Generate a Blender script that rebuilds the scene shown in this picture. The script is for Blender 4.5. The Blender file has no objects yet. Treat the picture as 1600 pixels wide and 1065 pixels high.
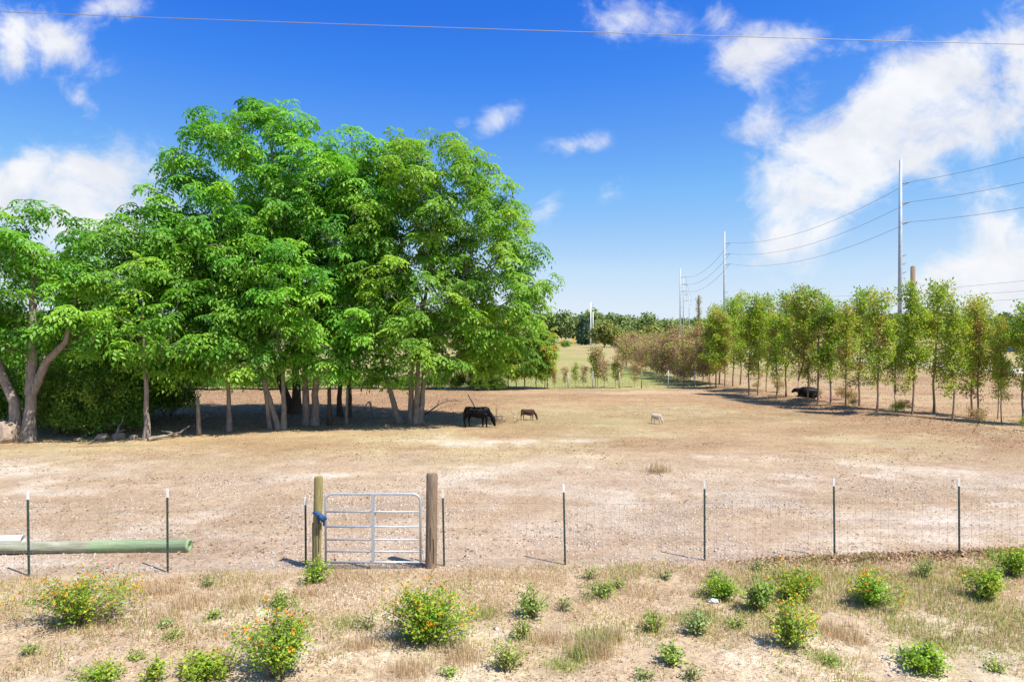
import bpy, bmesh, math, random
import numpy as np
from mathutils import Vector, Matrix, Euler

R = math.radians
PI = math.pi
scene = bpy.context.scene
C = scene.collection

# ------------------------------------------------------------------ camera, sky, sun, exposure
CAM_H = 4.27
FOC = 1067.0                      # focal length in photograph pixels (1600 wide)
HORIZON = 525.0
cam_d = bpy.data.cameras.new('camera')
cam_d.sensor_width = 36.0
cam_d.lens = FOC / 1600 * 36.0
cam_d.clip_start = 0.1
cam_d.clip_end = 5000
cam = bpy.data.objects.new('camera', cam_d)
C.objects.link(cam)
cam.location = (0, 0, CAM_H)
cam.rotation_euler = (PI / 2 - math.atan((532.5 - HORIZON) / FOC), 0, 0)
scene.camera = cam

SUN_EL, SUN_FROM = 60.0, (0.83, -0.557)       # horizontal direction the sunlight comes from
sun_d = bpy.data.lights.new('sun', 'SUN')
sun_d.energy = 5.0
sun_d.angle = R(0.53)
sun_d.color = (1.0, 0.955, 0.88)
sun = bpy.data.objects.new('sun', sun_d)
C.objects.link(sun)
_v = Vector((SUN_FROM[0] * math.cos(R(SUN_EL)), SUN_FROM[1] * math.cos(R(SUN_EL)), math.sin(R(SUN_EL)))).normalized()
sun.rotation_euler = _v.to_track_quat('Z', 'Y').to_euler()
sun.location = (30, -20, 60)

world = bpy.data.worlds.new('World')
scene.world = world
world.use_nodes = True


class NT:
    """small helper to write node trees as expressions"""
    def __init__(self, tree):
        self.t = tree
        self.n = tree.nodes
        self.l = tree.links

    def put(self, sock, v):
        if isinstance(v, bpy.types.NodeSocket):
            self.l.new(v, sock)
        else:
            sock.default_value = v

    def math(self, op, a, b=None, c=None, clamp=False):
        n = self.n.new('ShaderNodeMath')
        n.operation = op
        n.use_clamp = clamp
        for i, v in enumerate((a, b, c)):
            if v is not None:
                self.put(n.inputs[i], v)
        return n.outputs[0]

    def mix(self, f, a, b, blend='MIX'):
        n = self.n.new('ShaderNodeMix')
        n.data_type = 'RGBA'
        n.blend_type = blend
        self.put(n.inputs[0], f)
        for s, v in ((n.inputs[6], a), (n.inputs[7], b)):
            self.put(s, v if isinstance(v, bpy.types.NodeSocket) else (v[0], v[1], v[2], 1))
        return n.outputs[2]

    def noise(self, vec, scale, detail=4, rough=0.55, dist=0.0, col=False):
        n = self.n.new('ShaderNodeTexNoise')
        if vec is not None:
            self.l.new(vec, n.inputs['Vector'])
        n.inputs['Scale'].default_value = scale
        n.inputs['Detail'].default_value = detail
        n.inputs['Roughness'].default_value = rough
        n.inputs['Distortion'].default_value = dist
        return n.outputs[1] if col else n.outputs[0]

    def range(self, v, a, b, c=0.0, d=1.0, smooth=True):
        n = self.n.new('ShaderNodeMapRange')
        n.interpolation_type = 'SMOOTHSTEP' if smooth else 'LINEAR'
        self.put(n.inputs[0], v)
        for i, x in enumerate((a, b, c, d)):
            n.inputs[i + 1].default_value = x
        return n.outputs[0]

    def ramp(self, v, stops):
        n = self.n.new('ShaderNodeValToRGB')
        self.put(n.inputs[0], v)
        e = n.color_ramp.elements
        while len(e) < len(stops):
            e.new(0.5)
        for k, (p, c) in zip(e, stops):
            k.position = p
            k.color = (c[0], c[1], c[2], 1)
        return n.outputs[0]


SKY_GAIN = 9.0


def build_world():
    t = NT(world.node_tree)
    for n in list(t.n):
        t.n.remove(n)
    sky = t.n.new('ShaderNodeTexSky')
    sky.sky_type = 'NISHITA'
    sky.sun_disc = False
    sky.sun_elevation = R(SUN_EL)
    sky.sun_rotation = math.atan2(SUN_FROM[0], SUN_FROM[1])
    sky.air_density = 1.0
    sky.dust_density = 0.6
    sky.ozone_density = 3.0
    # colour grade of the sky: deep blue aloft, pale towards the horizon (driven by the sky's own red channel)
    sc = t.n.new('ShaderNodeSeparateColor')
    t.l.new(sky.outputs[0], sc.inputs[0])
    grade = t.ramp(t.math('MULTIPLY', sc.outputs[0], .16), [(.10, (.055, .14, .44)), (.185, (.022, .135, .58)), (.218, (.040, .185, .64)), (.34, (.155, .365, .69)), (.57, (.40, .545, .70)), (.77, (.53, .61, .69))])
    grade = t.mix(1.0, grade, (SKY_GAIN, SKY_GAIN, SKY_GAIN), 'MULTIPLY')
    tc = t.n.new('ShaderNodeTexCoord')
    sp = t.n.new('ShaderNodeSeparateXYZ')
    t.l.new(tc.outputs['Generated'], sp.inputs[0])
    ay = t.math('MAXIMUM', t.math('ABSOLUTE', sp.outputs[1]), 0.02)
    u = t.math('DIVIDE', sp.outputs[0], ay)
    v = t.math('DIVIDE', sp.outputs[2], ay)
    # clouds: (x, y, half length, half width, tilt deg, weight) in degrees-like units of the photograph
    blobs = [
        (1470, 150, 190, 62, 24, 1.0), (1340, 250, 165, 62, 48, 1.0), (1250, 340, 90, 55, 55, .9),
        (1575, 100, 100, 60, 25, .9), (1520, 200, 120, 45, 12, .75), (1165, 105, 60, 34, 5, .78), (1215, 60, 70, 22, 5, .6),
        (1175, 190, 50, 26, 10, .62), (1215, 255, 55, 48, 20, .72), (1260, 160, 60, 40, 40, .5),
        (975, 32, 80, 36, 0, .8), (1125, 25, 22, 20, 30, .6),
        (772, 192, 42, 22, 34, .84), (724, 194, 14, 20, 70, .55), (850, 335, 42, 18, 38, .66),
        (900, 226, 50, 18, 10, .5), (960, 298, 34, 20, 20, .54),
        (130, 275, 150, 50, 4, .98), (30, 300, 70, 50, 0, .9), (170, 350, 120, 50, 0, .95), (250, 380, 60, 40, 0, .9),
        (48, 50, 50, 46, -10, .8), (90, 70, 80, 30, -32, .74), (125, 155, 55, 16, -38, .74), (25, 110, 26, 44, 0, .66), (180, 10, 60, 24, 20, .7),
        (1550, 345, 55, 48, 45, .8), (1560, 430, 130, 45, 5, .95), (1480, 440, 70, 30, 10, .7), (1540, 490, 120, 40, 0, .85), (1465, 275, 45, 20, -20, .6),
        (1400, 60, 160, 16, 12, .38),
    ]
    tot = None
    for (x, y, a, b, th, w) in blobs:
        cu, cv = (x - 800) / FOC, (HORIZON - y) / FOC
        du = t.math('SUBTRACT', u, cu)
        dv = t.math('SUBTRACT', v, cv)
        c, s = math.cos(R(th)), math.sin(R(th))
        p = t.math('MULTIPLY_ADD', du, c * FOC / a, t.math('MULTIPLY', dv, s * FOC / a))
        q = t.math('MULTIPLY_ADD', du, -s * FOC / b, t.math('MULTIPLY', dv, c * FOC / b))
        r2 = t.math('MULTIPLY_ADD', p, p, t.math('MULTIPLY', q, q))
        g = t.math('MULTIPLY', t.math('POWER', 2.718, t.math('MULTIPLY', r2, -0.8)), w)
        tot = g if tot is None else t.math('MAXIMUM', tot, g) if w < .6 else t.math('ADD', tot, g)
    tot = t.math('MINIMUM', tot, 1.15)
    cb = t.n.new('ShaderNodeCombineXYZ')
    t.put(cb.inputs[0], u)
    t.put(cb.inputs[1], t.math('MULTIPLY', v, 1.25))
    cb.inputs[2].default_value = 3.7
    n1 = t.noise(cb.outputs[0], 6.5, 9, 0.62, 0.6)
    n2 = t.noise(cb.outputs[0], 21.0, 8, 0.62, 0.5)
    n = t.math('ADD', t.math('MULTIPLY', n1, 0.68), t.math('MULTIPLY', n2, 0.32))
    dens = t.math('MULTIPLY_ADD', t.math('SUBTRACT', n, 0.5), 3.4, t.math('MULTIPLY', tot, .95))
    dens = t.range(dens, 0.22, 1.25, 0, .96)
    dens = t.math('MULTIPLY', dens, t.range(tot, 0.06, 0.3))
    shade = t.range(t.noise(cb.outputs[0], 9.0, 5, 0.55, 0.2), 0.3, 0.7)
    ccol = t.mix(shade, (5.3, 5.4, 5.8), (6.4, 6.45, 6.55))
    col = t.mix(dens, grade, ccol)
    bg = t.n.new('ShaderNodeBackground')
    t.l.new(col, bg.inputs[0])
    bg.inputs[1].default_value = 0.1
    out = t.n.new('ShaderNodeOutputWorld')
    t.l.new(bg.outputs[0], out.inputs[0])


build_world()
scene.view_settings.view_transform = 'Standard'
scene.view_settings.look = 'None'
scene.view_settings.gamma = 1.0
scene.view_settings.exposure = 0.62
scene.view_settings.use_curve_mapping = False
scene.render.engine = 'CYCLES'
scene.cycles.max_bounces = 6
scene.cycles.diffuse_bounces = 2
scene.cycles.transmission_bounces = 3
scene.cycles.transparent_max_bounces = 4

# ------------------------------------------------------------------ numeric helpers
rng = np.random.default_rng(7)
random.seed(7)
_TAB = np.random.default_rng(99).random((256, 256))


def vnoise(x, y, s, seed=0):
    x = np.asarray(x, float) / s + seed * 17.31
    y = np.asarray(y, float) / s + seed * 9.77
    xi, yi = np.floor(x).astype(int), np.floor(y).astype(int)
    fx, fy = x - xi, y - yi
    fx, fy = fx * fx * (3 - 2 * fx), fy * fy * (3 - 2 * fy)
    a, b = _TAB[xi % 256, yi % 256], _TAB[(xi + 1) % 256, yi % 256]
    c, d = _TAB[xi % 256, (yi + 1) % 256], _TAB[(xi + 1) % 256, (yi + 1) % 256]
    return (a * (1 - fx) + b * fx) * (1 - fy) + (c * (1 - fx) + d * fx) * fy


def fbm(x, y, s, seed=0, o=4):
    r, a, t = 0, 1.0, 0
    for i in range(o):
        r = r + a * vnoise(x, y, s / 2 ** i, seed + i * 3)
        t += a
        a *= 0.55
    return r / t


def sst(a, b, x):
    t = np.clip((np.asarray(x, float) - a) / (b - a), 0, 1)
    return t * t * (3 - 2 * t)


def fence_y(x):                    # the front fence runs slightly away from the camera to the right
    return 12.78 + 0.065 * np.asarray(x, float)


def row_x(y):                      # line of the planted tree row
    return np.interp(y, [20, 27, 33, 38, 43, 48, 53, 57, 70, 150, 200], [22.5, 20.9, 20.4, 19.7, 19.3, 18.6, 17.8, 16.9, 16.7, 17.2, 17.5])


def ground(x, y):
    x, y = np.asarray(x, float), np.asarray(y, float)
    near = (1 - sst(58, 85, y)) * (1 - sst(30, 45, np.abs(x)))
    z = (vnoise(x, y, 9.0, 1) - .5) * .16 + (vnoise(x, y, 2.3, 2) - .5) * .06
    verge = 1 - sst(-0.4, 0.2, y - fence_y(x))
    z = z + verge * ((vnoise(x, y, .55, 3) - .5) * .07)
    z = z + .07 * np.exp(-((y - fence_y(x) + .1) / .28) ** 2) * sst(3, 6, x)
    z = z + .22 * np.exp(-((x - row_x(y)) / 1.1) ** 2) * sst(22, 27, y)
    return z * near


def gz(x, y):
    return float(ground(x, y))


_p = math.atan((532.5 - HORIZON) / FOC)


def ray(px, py):
    c, s = math.cos(_p), math.sin(_p)
    d = Vector(((px - 800), FOC, -(py - 532.5)))
    return Vector((d.x, d.y * c + d.z * s, -d.y * s + d.z * c))


def at(px, py, Y):
    """point of the world at depth Y that the photograph shows at (px, py)"""
    d = ray(px, py)
    k = Y / d.y
    return Vector((d.x * k, Y, CAM_H + d.z * k))


def gp(px, py):
    """point of the ground at (px, py)"""
    d = ray(px, py)
    z = 0.0
    for _ in range(6):
        k = (CAM_H - z) / -d.z
        x, y = d.x * k, d.y * k
        z = gz(x, y)
    return Vector((x, y, z))


# ------------------------------------------------------------------ mesh helpers
def link(o, parent=None):
    C.objects.link(o)
    if parent is not None:
        o.parent = parent
    return o


def np_mesh(name, V, F, mat, vary=None, smooth=False):
    V = np.ascontiguousarray(V, dtype=np.float32)
    F = np.ascontiguousarray(F, dtype=np.int32)
    me = bpy.data.meshes.new(name)
    k = F.shape[1]
    me.vertices.add(len(V))
    me.vertices.foreach_set('co', V.ravel())
    me.loops.add(F.size)
    me.loops.foreach_set('vertex_index', F.ravel())
    me.polygons.add(len(F))
    me.polygons.foreach_set('loop_start', np.arange(0, F.size, k, dtype=np.int32))
    if smooth:
        me.polygons.foreach_set('use_smooth', np.ones(len(F), dtype=bool))
    if vary is not None:
        a = me.attributes.new('vary', 'FLOAT', 'POINT')
        a.data.foreach_set('value', np.ascontiguousarray(vary, dtype=np.float32))
    me.update(calc_edges=True)
    me.materials.append(mat)
    return me


def mobj(name, me, parent=None, kind=None):
    o = link(bpy.data.objects.new(name, me), parent)
    if kind:
        o['kind'] = kind
    return o


def tag(o, label, cat, group=None):
    o['label'] = label
    o['category'] = cat
    if group:
        o['group'] = group
    return o


def thing(name, label, cat, loc, rz=0.0, group=None):
    o = link(bpy.data.objects.new(name, None))
    o.empty_display_size = 0.2
    o.location = loc
    o.rotation_euler = (0, 0, rz)
    return tag(o, label, cat, group)


class MB:
    """collects polygons of any size and builds one mesh"""
    def __init__(self):
        self.v, self.f = [], []

    def add(self, V, F):
        b = len(self.v)
        self.v += [tuple(p) for p in V]
        self.f += [tuple(i + b for i in f) for f in F]
        return self

    def box(self, c, s, rz=0.0):
        cs, sn = math.cos(rz), math.sin(rz)
        V = []
        for dz in (-1, 1):
            for dx, dy in ((-1, -1), (1, -1), (1, 1), (-1, 1)):
                x, y = dx * s[0] / 2, dy * s[1] / 2
                V.append((c[0] + x * cs - y * sn, c[1] + x * sn + y * cs, c[2] + dz * s[2] / 2))
        return self.add(V, [(3, 2, 1, 0), (4, 5, 6, 7), (0, 1, 5, 4), (1, 2, 6, 5), (2, 3, 7, 6), (3, 0, 4, 7)])

    def tube(self, pts, rad, n=8, caps=True):
        pts = [Vector(p) for p in pts]
        if not hasattr(rad, '__len__'):
            rad = [rad] * len(pts)
        b = len(self.v)
        up = None
        for i, p in enumerate(pts):
            d = (pts[min(i + 1, len(pts) - 1)] - pts[max(i - 1, 0)]).normalized()
            if up is None:
                up = d.orthogonal().normalized()
            up = (up - d * up.dot(d)).normalized()
            w = d.cross(up)
            for k in range(n):
                a = 2 * PI * k / n
                self.v.append(tuple(p + (up * math.cos(a) + w * math.sin(a)) * rad[i]))
        for i in range(len(pts) - 1):
            for k in range(n):
                k2 = (k + 1) % n
                self.f.append((b + i * n + k, b + i * n + k2, b + (i + 1) * n + k2, b + (i + 1) * n + k))
        if caps:
            self.f.append(tuple(b + k for k in range(n - 1, -1, -1)))
            self.f.append(tuple(b + (len(pts) - 1) * n + k for k in range(n)))
        return self

    def mesh(self, name, mat, smooth=False):
        me = bpy.data.meshes.new(name)
        me.from_pydata(self.v, [], self.f)
        me.update()
        if smooth:
            for p in me.polygons:
                p.use_smooth = len(p.vertices) <= 4
        me.materials.append(mat)
        return me

    def build(self, name, mat, parent=None, smooth=False, kind=None):
        return mobj(name, self.mesh(name, mat, smooth), parent, kind)


def batch(tv, tf, P, Rm, S, jit=None):
    """copies of one template (tv, tf) at points P with rotations Rm (n,3,3) and scales S (n,) or (n,3)"""
    n, m = len(P), len(tv)
    S = np.asarray(S, float)
    if S.ndim == 1:
        S = S[:, None].repeat(3, 1)
    X = tv[None] * S[:, None, :]
    V = np.einsum('nij,nmj->nmi', Rm, X) + P[:, None, :]
    F = (tf[None] + (np.arange(n) * m)[:, None, None]).reshape(-1, tf.shape[1])
    return V.reshape(-1, 3), F


def frames(N, rg, spin=None):
    """rotation matrices whose z axis is N (n,3), spun at random"""
    N = N / np.linalg.norm(N, axis=1, keepdims=True)
    a = np.where(np.abs(N[:, 2:3]) < .9, np.array([[0, 0, 1.]]), np.array([[1., 0, 0]]))
    X = np.cross(a, N)
    X /= np.linalg.norm(X, axis=1, keepdims=True)
    Y = np.cross(N, X)
    th = (rg.random(len(N)) * 2 * PI if spin is None else spin)[:, None]
    X2 = X * np.cos(th) + Y * np.sin(th)
    Y2 = np.cross(N, X2)
    return np.stack([X2, Y2, N], axis=2)


def join(parts):
    V, F, A, b = [], [], [], 0
    for v, f, a in parts:
        V.append(v)
        F.append(f + b)
        A.append(a)
        b += len(v)
    return np.concatenate(V), np.concatenate(F), np.concatenate(A)


# ------------------------------------------------------------------ materials
MATS = {}


def newmat(name):
    m = bpy.data.materials.new(name)
    m.use_nodes = True
    t = NT(m.node_tree)
    bs = t.n['Principled BSDF']
    MATS[name] = m
    return m, t, bs


def mat_plain(name, col, rough=.7, metal=0.0, var=.18, scale=6.0, bump=.0, spec=.3, stretch=None):
    m, t, b = newmat(name)
    tc = t.n.new('ShaderNodeTexCoord')
    vec = tc.outputs['Object']
    if stretch:
        mp = t.n.new('ShaderNodeMapping')
        mp.inputs['Scale'].default_value = stretch
        t.l.new(vec, mp.inputs[0])
        vec = mp.outputs[0]
    n = t.noise(vec, scale, 6, .6)
    k = t.range(n, .25, .75, 1 - var, 1 + var, False)
    mul = t.n.new('ShaderNodeMix')
    mul.data_type = 'RGBA'
    mul.blend_type = 'MULTIPLY'
    mul.inputs[0].default_value = 1
    mul.inputs[6].default_value = (*col, 1)
    cc = t.n.new('ShaderNodeCombineColor')
    for i in range(3):
        t.put(cc.inputs[i], k)
    t.l.new(cc.outputs[0], mul.inputs[7])
    t.l.new(mul.outputs[2], b.inputs['Base Color'])
    b.inputs['Roughness'].default_value = rough
    b.inputs['Metallic'].default_value = metal
    b.inputs['Specular IOR Level'].default_value = spec
    if bump:
        bp = t.n.new('ShaderNodeBump')
        bp.inputs['Strength'].default_value = bump
        bp.inputs['Distance'].default_value = .02
        t.put(bp.inputs['Height'], n)
        t.l.new(bp.outputs[0], b.inputs['Normal'])
    return m


def mat_leaf(name, stops, trans=.35, gloss=.025):
    """leaf colour from the per-leaf value 'vary' and the plant's own random tint"""
    m = bpy.data.materials.new(name)
    m.use_nodes = True
    t = NT(m.node_tree)
    for n in list(t.n):
        t.n.remove(n)
    at_ = t.n.new('ShaderNodeAttribute')
    at_.attribute_name = 'vary'
    col = t.ramp(at_.outputs['Fac'], stops)
    oi = t.n.new('ShaderNodeObjectInfo')
    hs = t.n.new('ShaderNodeHueSaturation')
    t.put(hs.inputs['Hue'], t.range(oi.outputs['Random'], 0, 1, .487, .513, False))
    t.put(hs.inputs['Value'], t.range(oi.outputs['Random'], 0, 1, .93, 1.07, False))
    t.l.new(col, hs.inputs['Color'])
    col = hs.outputs[0]
    d = t.n.new('ShaderNodeBsdfDiffuse')
    tr = t.n.new('ShaderNodeBsdfTranslucent')
    g = t.n.new('ShaderNodeBsdfGlossy')
    g.inputs['Roughness'].default_value = .6
    g.inputs['Color'].default_value = (.9, .95, .9, 1)
    t.l.new(col, d.inputs[0])
    t.l.new(t.mix(1.0, col, (1.12, 1.12, .6), 'MULTIPLY'), tr.inputs[0])
    m1 = t.n.new('ShaderNodeMixShader')
    m1.inputs[0].default_value = trans
    t.l.new(d.outputs[0], m1.inputs[1])
    t.l.new(tr.outputs[0], m1.inputs[2])
    m2 = t.n.new('ShaderNodeMixShader')
    m2.inputs[0].default_value = gloss
    t.l.new(m1.outputs[0], m2.inputs[1])
    t.l.new(g.outputs[0], m2.inputs[2])
    o = t.n.new('ShaderNodeOutputMaterial')
    t.l.new(m2.outputs[0], o.inputs[0])
    MATS[name] = m
    return m


def mat_ground():
    m, t, b = newmat('ground')
    at_ = t.n.new('ShaderNodeAttribute')
    at_.attribute_name = 'col'
    geo = t.n.new('ShaderNodeNewGeometry')
    P = geo.outputs['Position']
    fine = t.noise(P, 9.0, 8, .68)
    mid = t.noise(P, 1.7, 6, .6, .4)
    speck = t.noise(P, 38.0, 3, .7)
    k = t.math('MULTIPLY', t.range(fine, .3, .7, .72, 1.26, False), t.range(mid, .3, .7, .86, 1.14, False))
    k = t.math('MULTIPLY', k, t.range(speck, .32, .68, .78, 1.20, False))
    cc = t.n.new('ShaderNodeCombineColor')
    for i in range(3):
        t.put(cc.inputs[i], k)
    col = t.mix(1.0, at_.outputs['Color'], cc.outputs[0], 'MULTIPLY')
    # small dead leaves and crumbs of soil
    vo = t.n.new('ShaderNodeTexVoronoi')
    vo.inputs['Scale'].default_value = 11.0
    t.l.new(P, vo.inputs['Vector'])
    dots = t.math('MULTIPLY', t.range(vo.outputs['Distance'], .12, .26, 1, 0), t.range(mid, .5, .66))
    col = t.mix(t.math('MULTIPLY', dots, .22), col, (.17, .105, .06))
    t.l.new(col, b.inputs['Base Color'])
    b.inputs['Roughness'].default_value = .95
    b.inputs['Specular IOR Level'].default_value = .1
    bp = t.n.new('ShaderNodeBump')
    bp.inputs['Strength'].default_value = .7
    bp.inputs['Distance'].default_value = .05
    t.put(bp.inputs['Height'], t.math('ADD', fine, t.math('MULTIPLY', speck, .35)))
    t.l.new(bp.outputs[0], b.inputs['Normal'])
    return m


def mat_bark(name, c1, c2, scale=3.0):
    m, t, b = newmat(name)
    tc = t.n.new('ShaderNodeTexCoord')
    mp = t.n.new('ShaderNodeMapping')
    mp.inputs['Scale'].default_value = (6, 6, 1.1)
    t.l.new(tc.outputs['Object'], mp.inputs[0])
    n = t.noise(mp.outputs[0], scale, 8, .65, .5)
    big = t.noise(tc.outputs['Object'], 1.6, 3, .5)
    col = t.mix(t.range(n, .3, .7), c1, c2)
    col = t.mix(t.range(big, .4, .75, 0, .5), col, (c2[0] * 1.15, c2[1] * 1.12, c2[2] * 1.05))
    t.l.new(col, b.inputs['Base Color'])
    b.inputs['Roughness'].default_value = .9
    b.inputs['Specular IOR Level'].default_value = .15
    bp = t.n.new('ShaderNodeBump')
    bp.inputs['Strength'].default_value = .8
    bp.inputs['Distance'].default_value = .03
    t.put(bp.inputs['Height'], n)
    t.l.new(bp.outputs[0], b.inputs['Normal'])
    return m


GROUND = mat_ground()
LEAF_BIG = mat_leaf('broad_crown_leaf', [(0, (.045, .15, .018)), (.4, (.11, .31, .026)), (.75, (.19, .44, .032)), (1, (.29, .53, .045))], .46)
LEAF_UNDER = mat_leaf('undergrowth_leaf', [(0, (.07, .17, .025)), (.55, (.16, .33, .03)), (1, (.32, .47, .05))], .4)
LEAF_ROW = mat_leaf('row_leaf', [(0, (.13, .24, .025)), (.35, (.25, .41, .03)), (.75, (.44, .54, .05)), (.88, (.52, .47, .08)), (.95, (.42, .26, .12)), (1, (.36, .20, .11))], .45)
LEAF_DEAD = mat_leaf('dead_leaf', [(0, (.28, .16, .09)), (.4, (.42, .26, .15)), (.7, (.52, .36, .20)), (.85, (.46, .42, .09)), (1, (.28, .38, .05))], .25, .03)
LEAF_YEL = mat_leaf('yellowing_leaf', [(0, (.13, .25, .02)), (.55, (.25, .42, .035)), (.85, (.45, .44, .05)), (1, (.52, .34, .06))], .4)
LEAF_LAN = mat_leaf('lantana_leaf', [(0, (.09, .20, .018)), (.45, (.22, .39, .022)), (1, (.44, .56, .05))], .42)
LEAF_WEED = mat_leaf('weed_leaf', [(0, (.13, .24, .035)), (.5, (.25, .39, .05)), (1, (.42, .50, .10))], .38)
LEAF_GREY = mat_leaf('grey_weed_leaf', [(0, (.15, .22, .06)), (.5, (.27, .35, .10)), (1, (.42, .46, .18))], .36)
PETAL = mat_leaf('lantana_petal', [(0, (.82, .24, .02)), (.5, (.9, .42, .02)), (1, (.9, .62, .04))], .25, .02)
DRY = mat_leaf('dry_grass', [(0, (.26, .16, .09)), (.3, (.44, .30, .18)), (.7, (.60, .45, .28)), (1, (.72, .60, .40))], .35, .02)
GREENGRASS = mat_leaf('green_grass', [(0, (.20, .28, .05)), (.5, (.36, .40, .09)), (1, (.54, .50, .20))], .35, .02)
LITTER = mat_leaf('leaf_litter', [(0, (.15, .085, .045)), (.5, (.30, .18, .10)), (1, (.50, .35, .21))], .15, .02)
FAR_LEAF = mat_leaf('far_wood_leaf', [(0, (.12, .18, .07)), (.5, (.20, .29, .09)), (1, (.30, .39, .13))], .3, .02)
FAR_DARK = mat_leaf('far_evergreen_leaf', [(0, (.06, .11, .07)), (1, (.10, .17, .09))], .15, .02)
FAR_TAN = mat_leaf('far_tan_leaf', [(0, (.17, .21, .06)), (.5, (.27, .30, .08)), (1, (.38, .36, .10))], .25, .02)
BARK = mat_bark('grey_bark', (.13, .10, .085), (.36, .30, .26))
BARK_ROW = mat_bark('brown_bark', (.16, .11, .075), (.38, .28, .20))
BARK_DARK = mat_bark('dark_bark', (.055, .042, .035), (.14, .11, .09))
STONE = mat_plain('pale_limestone', (.50, .43, .36), .9, 0, .3, 14, .3)
ROCK = mat_plain('brown_rock', (.33, .25, .19), .9, 0, .35, 5, .6)
GALV = mat_plain('galvanized_steel', (.46, .50, .54), .42, .35, .12, 9, .0, .5)
POLE_STEEL = mat_plain('weathered_steel_pole', (.40, .43, .46), .6, .15, .12, 2.0, .0, .4)
WIRE = mat_plain('fence_wire', (.34, .34, .34), .5, .4, .1, 9)
CABLE = mat_plain('cable', (.20, .21, .23), .6, .1, .05, 3)
TPOST = mat_plain('green_post_paint', (.045, .075, .06), .55, .0, .25, 14)
TIP = mat_plain('white_post_paint', (.80, .78, .74), .55, .0, .07, 20)
WOOD_GREEN = mat_plain('mossy_treated_wood', (.27, .23, .10), .9, 0, .35, 5, .6, .15, (9, 9, 1))
WOOD_GREY = mat_plain('weathered_wood', (.23, .165, .115), .9, 0, .42, 5, .8, .15, (9, 9, 1))
BLUE = mat_plain('blue_webbing', (.02, .07, .19), .7, 0, .3, 18, .3)
PVC = mat_plain('white_pvc', (.80, .80, .78), .35, 0, .06, 3, 0, .5)
BLACK_HIDE = mat_plain('black_hide', (.006, .0055, .0065), .5, 0, .35, 6, .1, .10)
BROWN_HIDE = mat_plain('dark_brown_hide', (.055, .025, .016), .6, 0, .3, 7, .1)
WOOL = mat_plain('cream_wool', (.52, .44, .35), .95, 0, .14, 22, .9)
HORN = mat_plain('horn', (.25, .2, .15), .5)
YELLOW = mat_plain('yellow_plastic', (.75, .48, .02), .5, 0, .08, 4)
WHITE_SIDING = mat_plain('white_siding', (.75, .75, .73), .6, 0, .08, 3)
ROOF_GREY = mat_plain('grey_roof', (.45, .46, .48), .6, 0, .12, 3)
GLASS_DARK = mat_plain('dark_window_glass', (.03, .04, .05), .1, 0, .1, 3, 0, .6)
ROADMAT = mat_plain('pale_gravel_road', (.50, .45, .39), .95, 0, .16, 1.2, .2)
PAPER = mat_plain('crumpled_paper', (.82, .82, .82), .7, 0, .05, 9)


def mat_pipe():
    """half-hollow pole: green sleeve on one end, weathered grey and split on the other"""
    m, t, b = newmat('green_grey_pipe')
    tc = t.n.new('ShaderNodeTexCoord')
    sp = t.n.new('ShaderNodeSeparateXYZ')
    t.l.new(tc.outputs['Object'], sp.inputs[0])
    mp = t.n.new('ShaderNodeMapping')
    mp.inputs['Scale'].default_value = (.7, 9, 9)
    t.l.new(tc.outputs['Object'], mp.inputs[0])
    n = t.noise(mp.outputs[0], 3.0, 7, .65)
    green = t.mix(t.range(n, .3, .7), (.19, .27, .13), (.31, .39, .23))
    grey = t.mix(t.range(n, .3, .7), (.20, .20, .13), (.40, .40, .31))
    e = t.math('ADD', sp.outputs[0], t.math('MULTIPLY', t.math('SUBTRACT', n, .5), .5))
    col = t.mix(t.range(e, -.1, .12), grey, green)
    t.l.new(col, b.inputs['Base Color'])
    b.inputs['Roughness'].default_value = .85
    b.inputs['Specular IOR Level'].default_value = .15
    bp = t.n.new('ShaderNodeBump')
    bp.inputs['Strength'].default_value = .35
    bp.inputs['Distance'].default_value = .02
    t.put(bp.inputs['Height'], n)
    t.l.new(bp.outputs[0], b.inputs['Normal'])
    return m


PIPE = mat_pipe()

# ------------------------------------------------------------------ the ground


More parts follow.
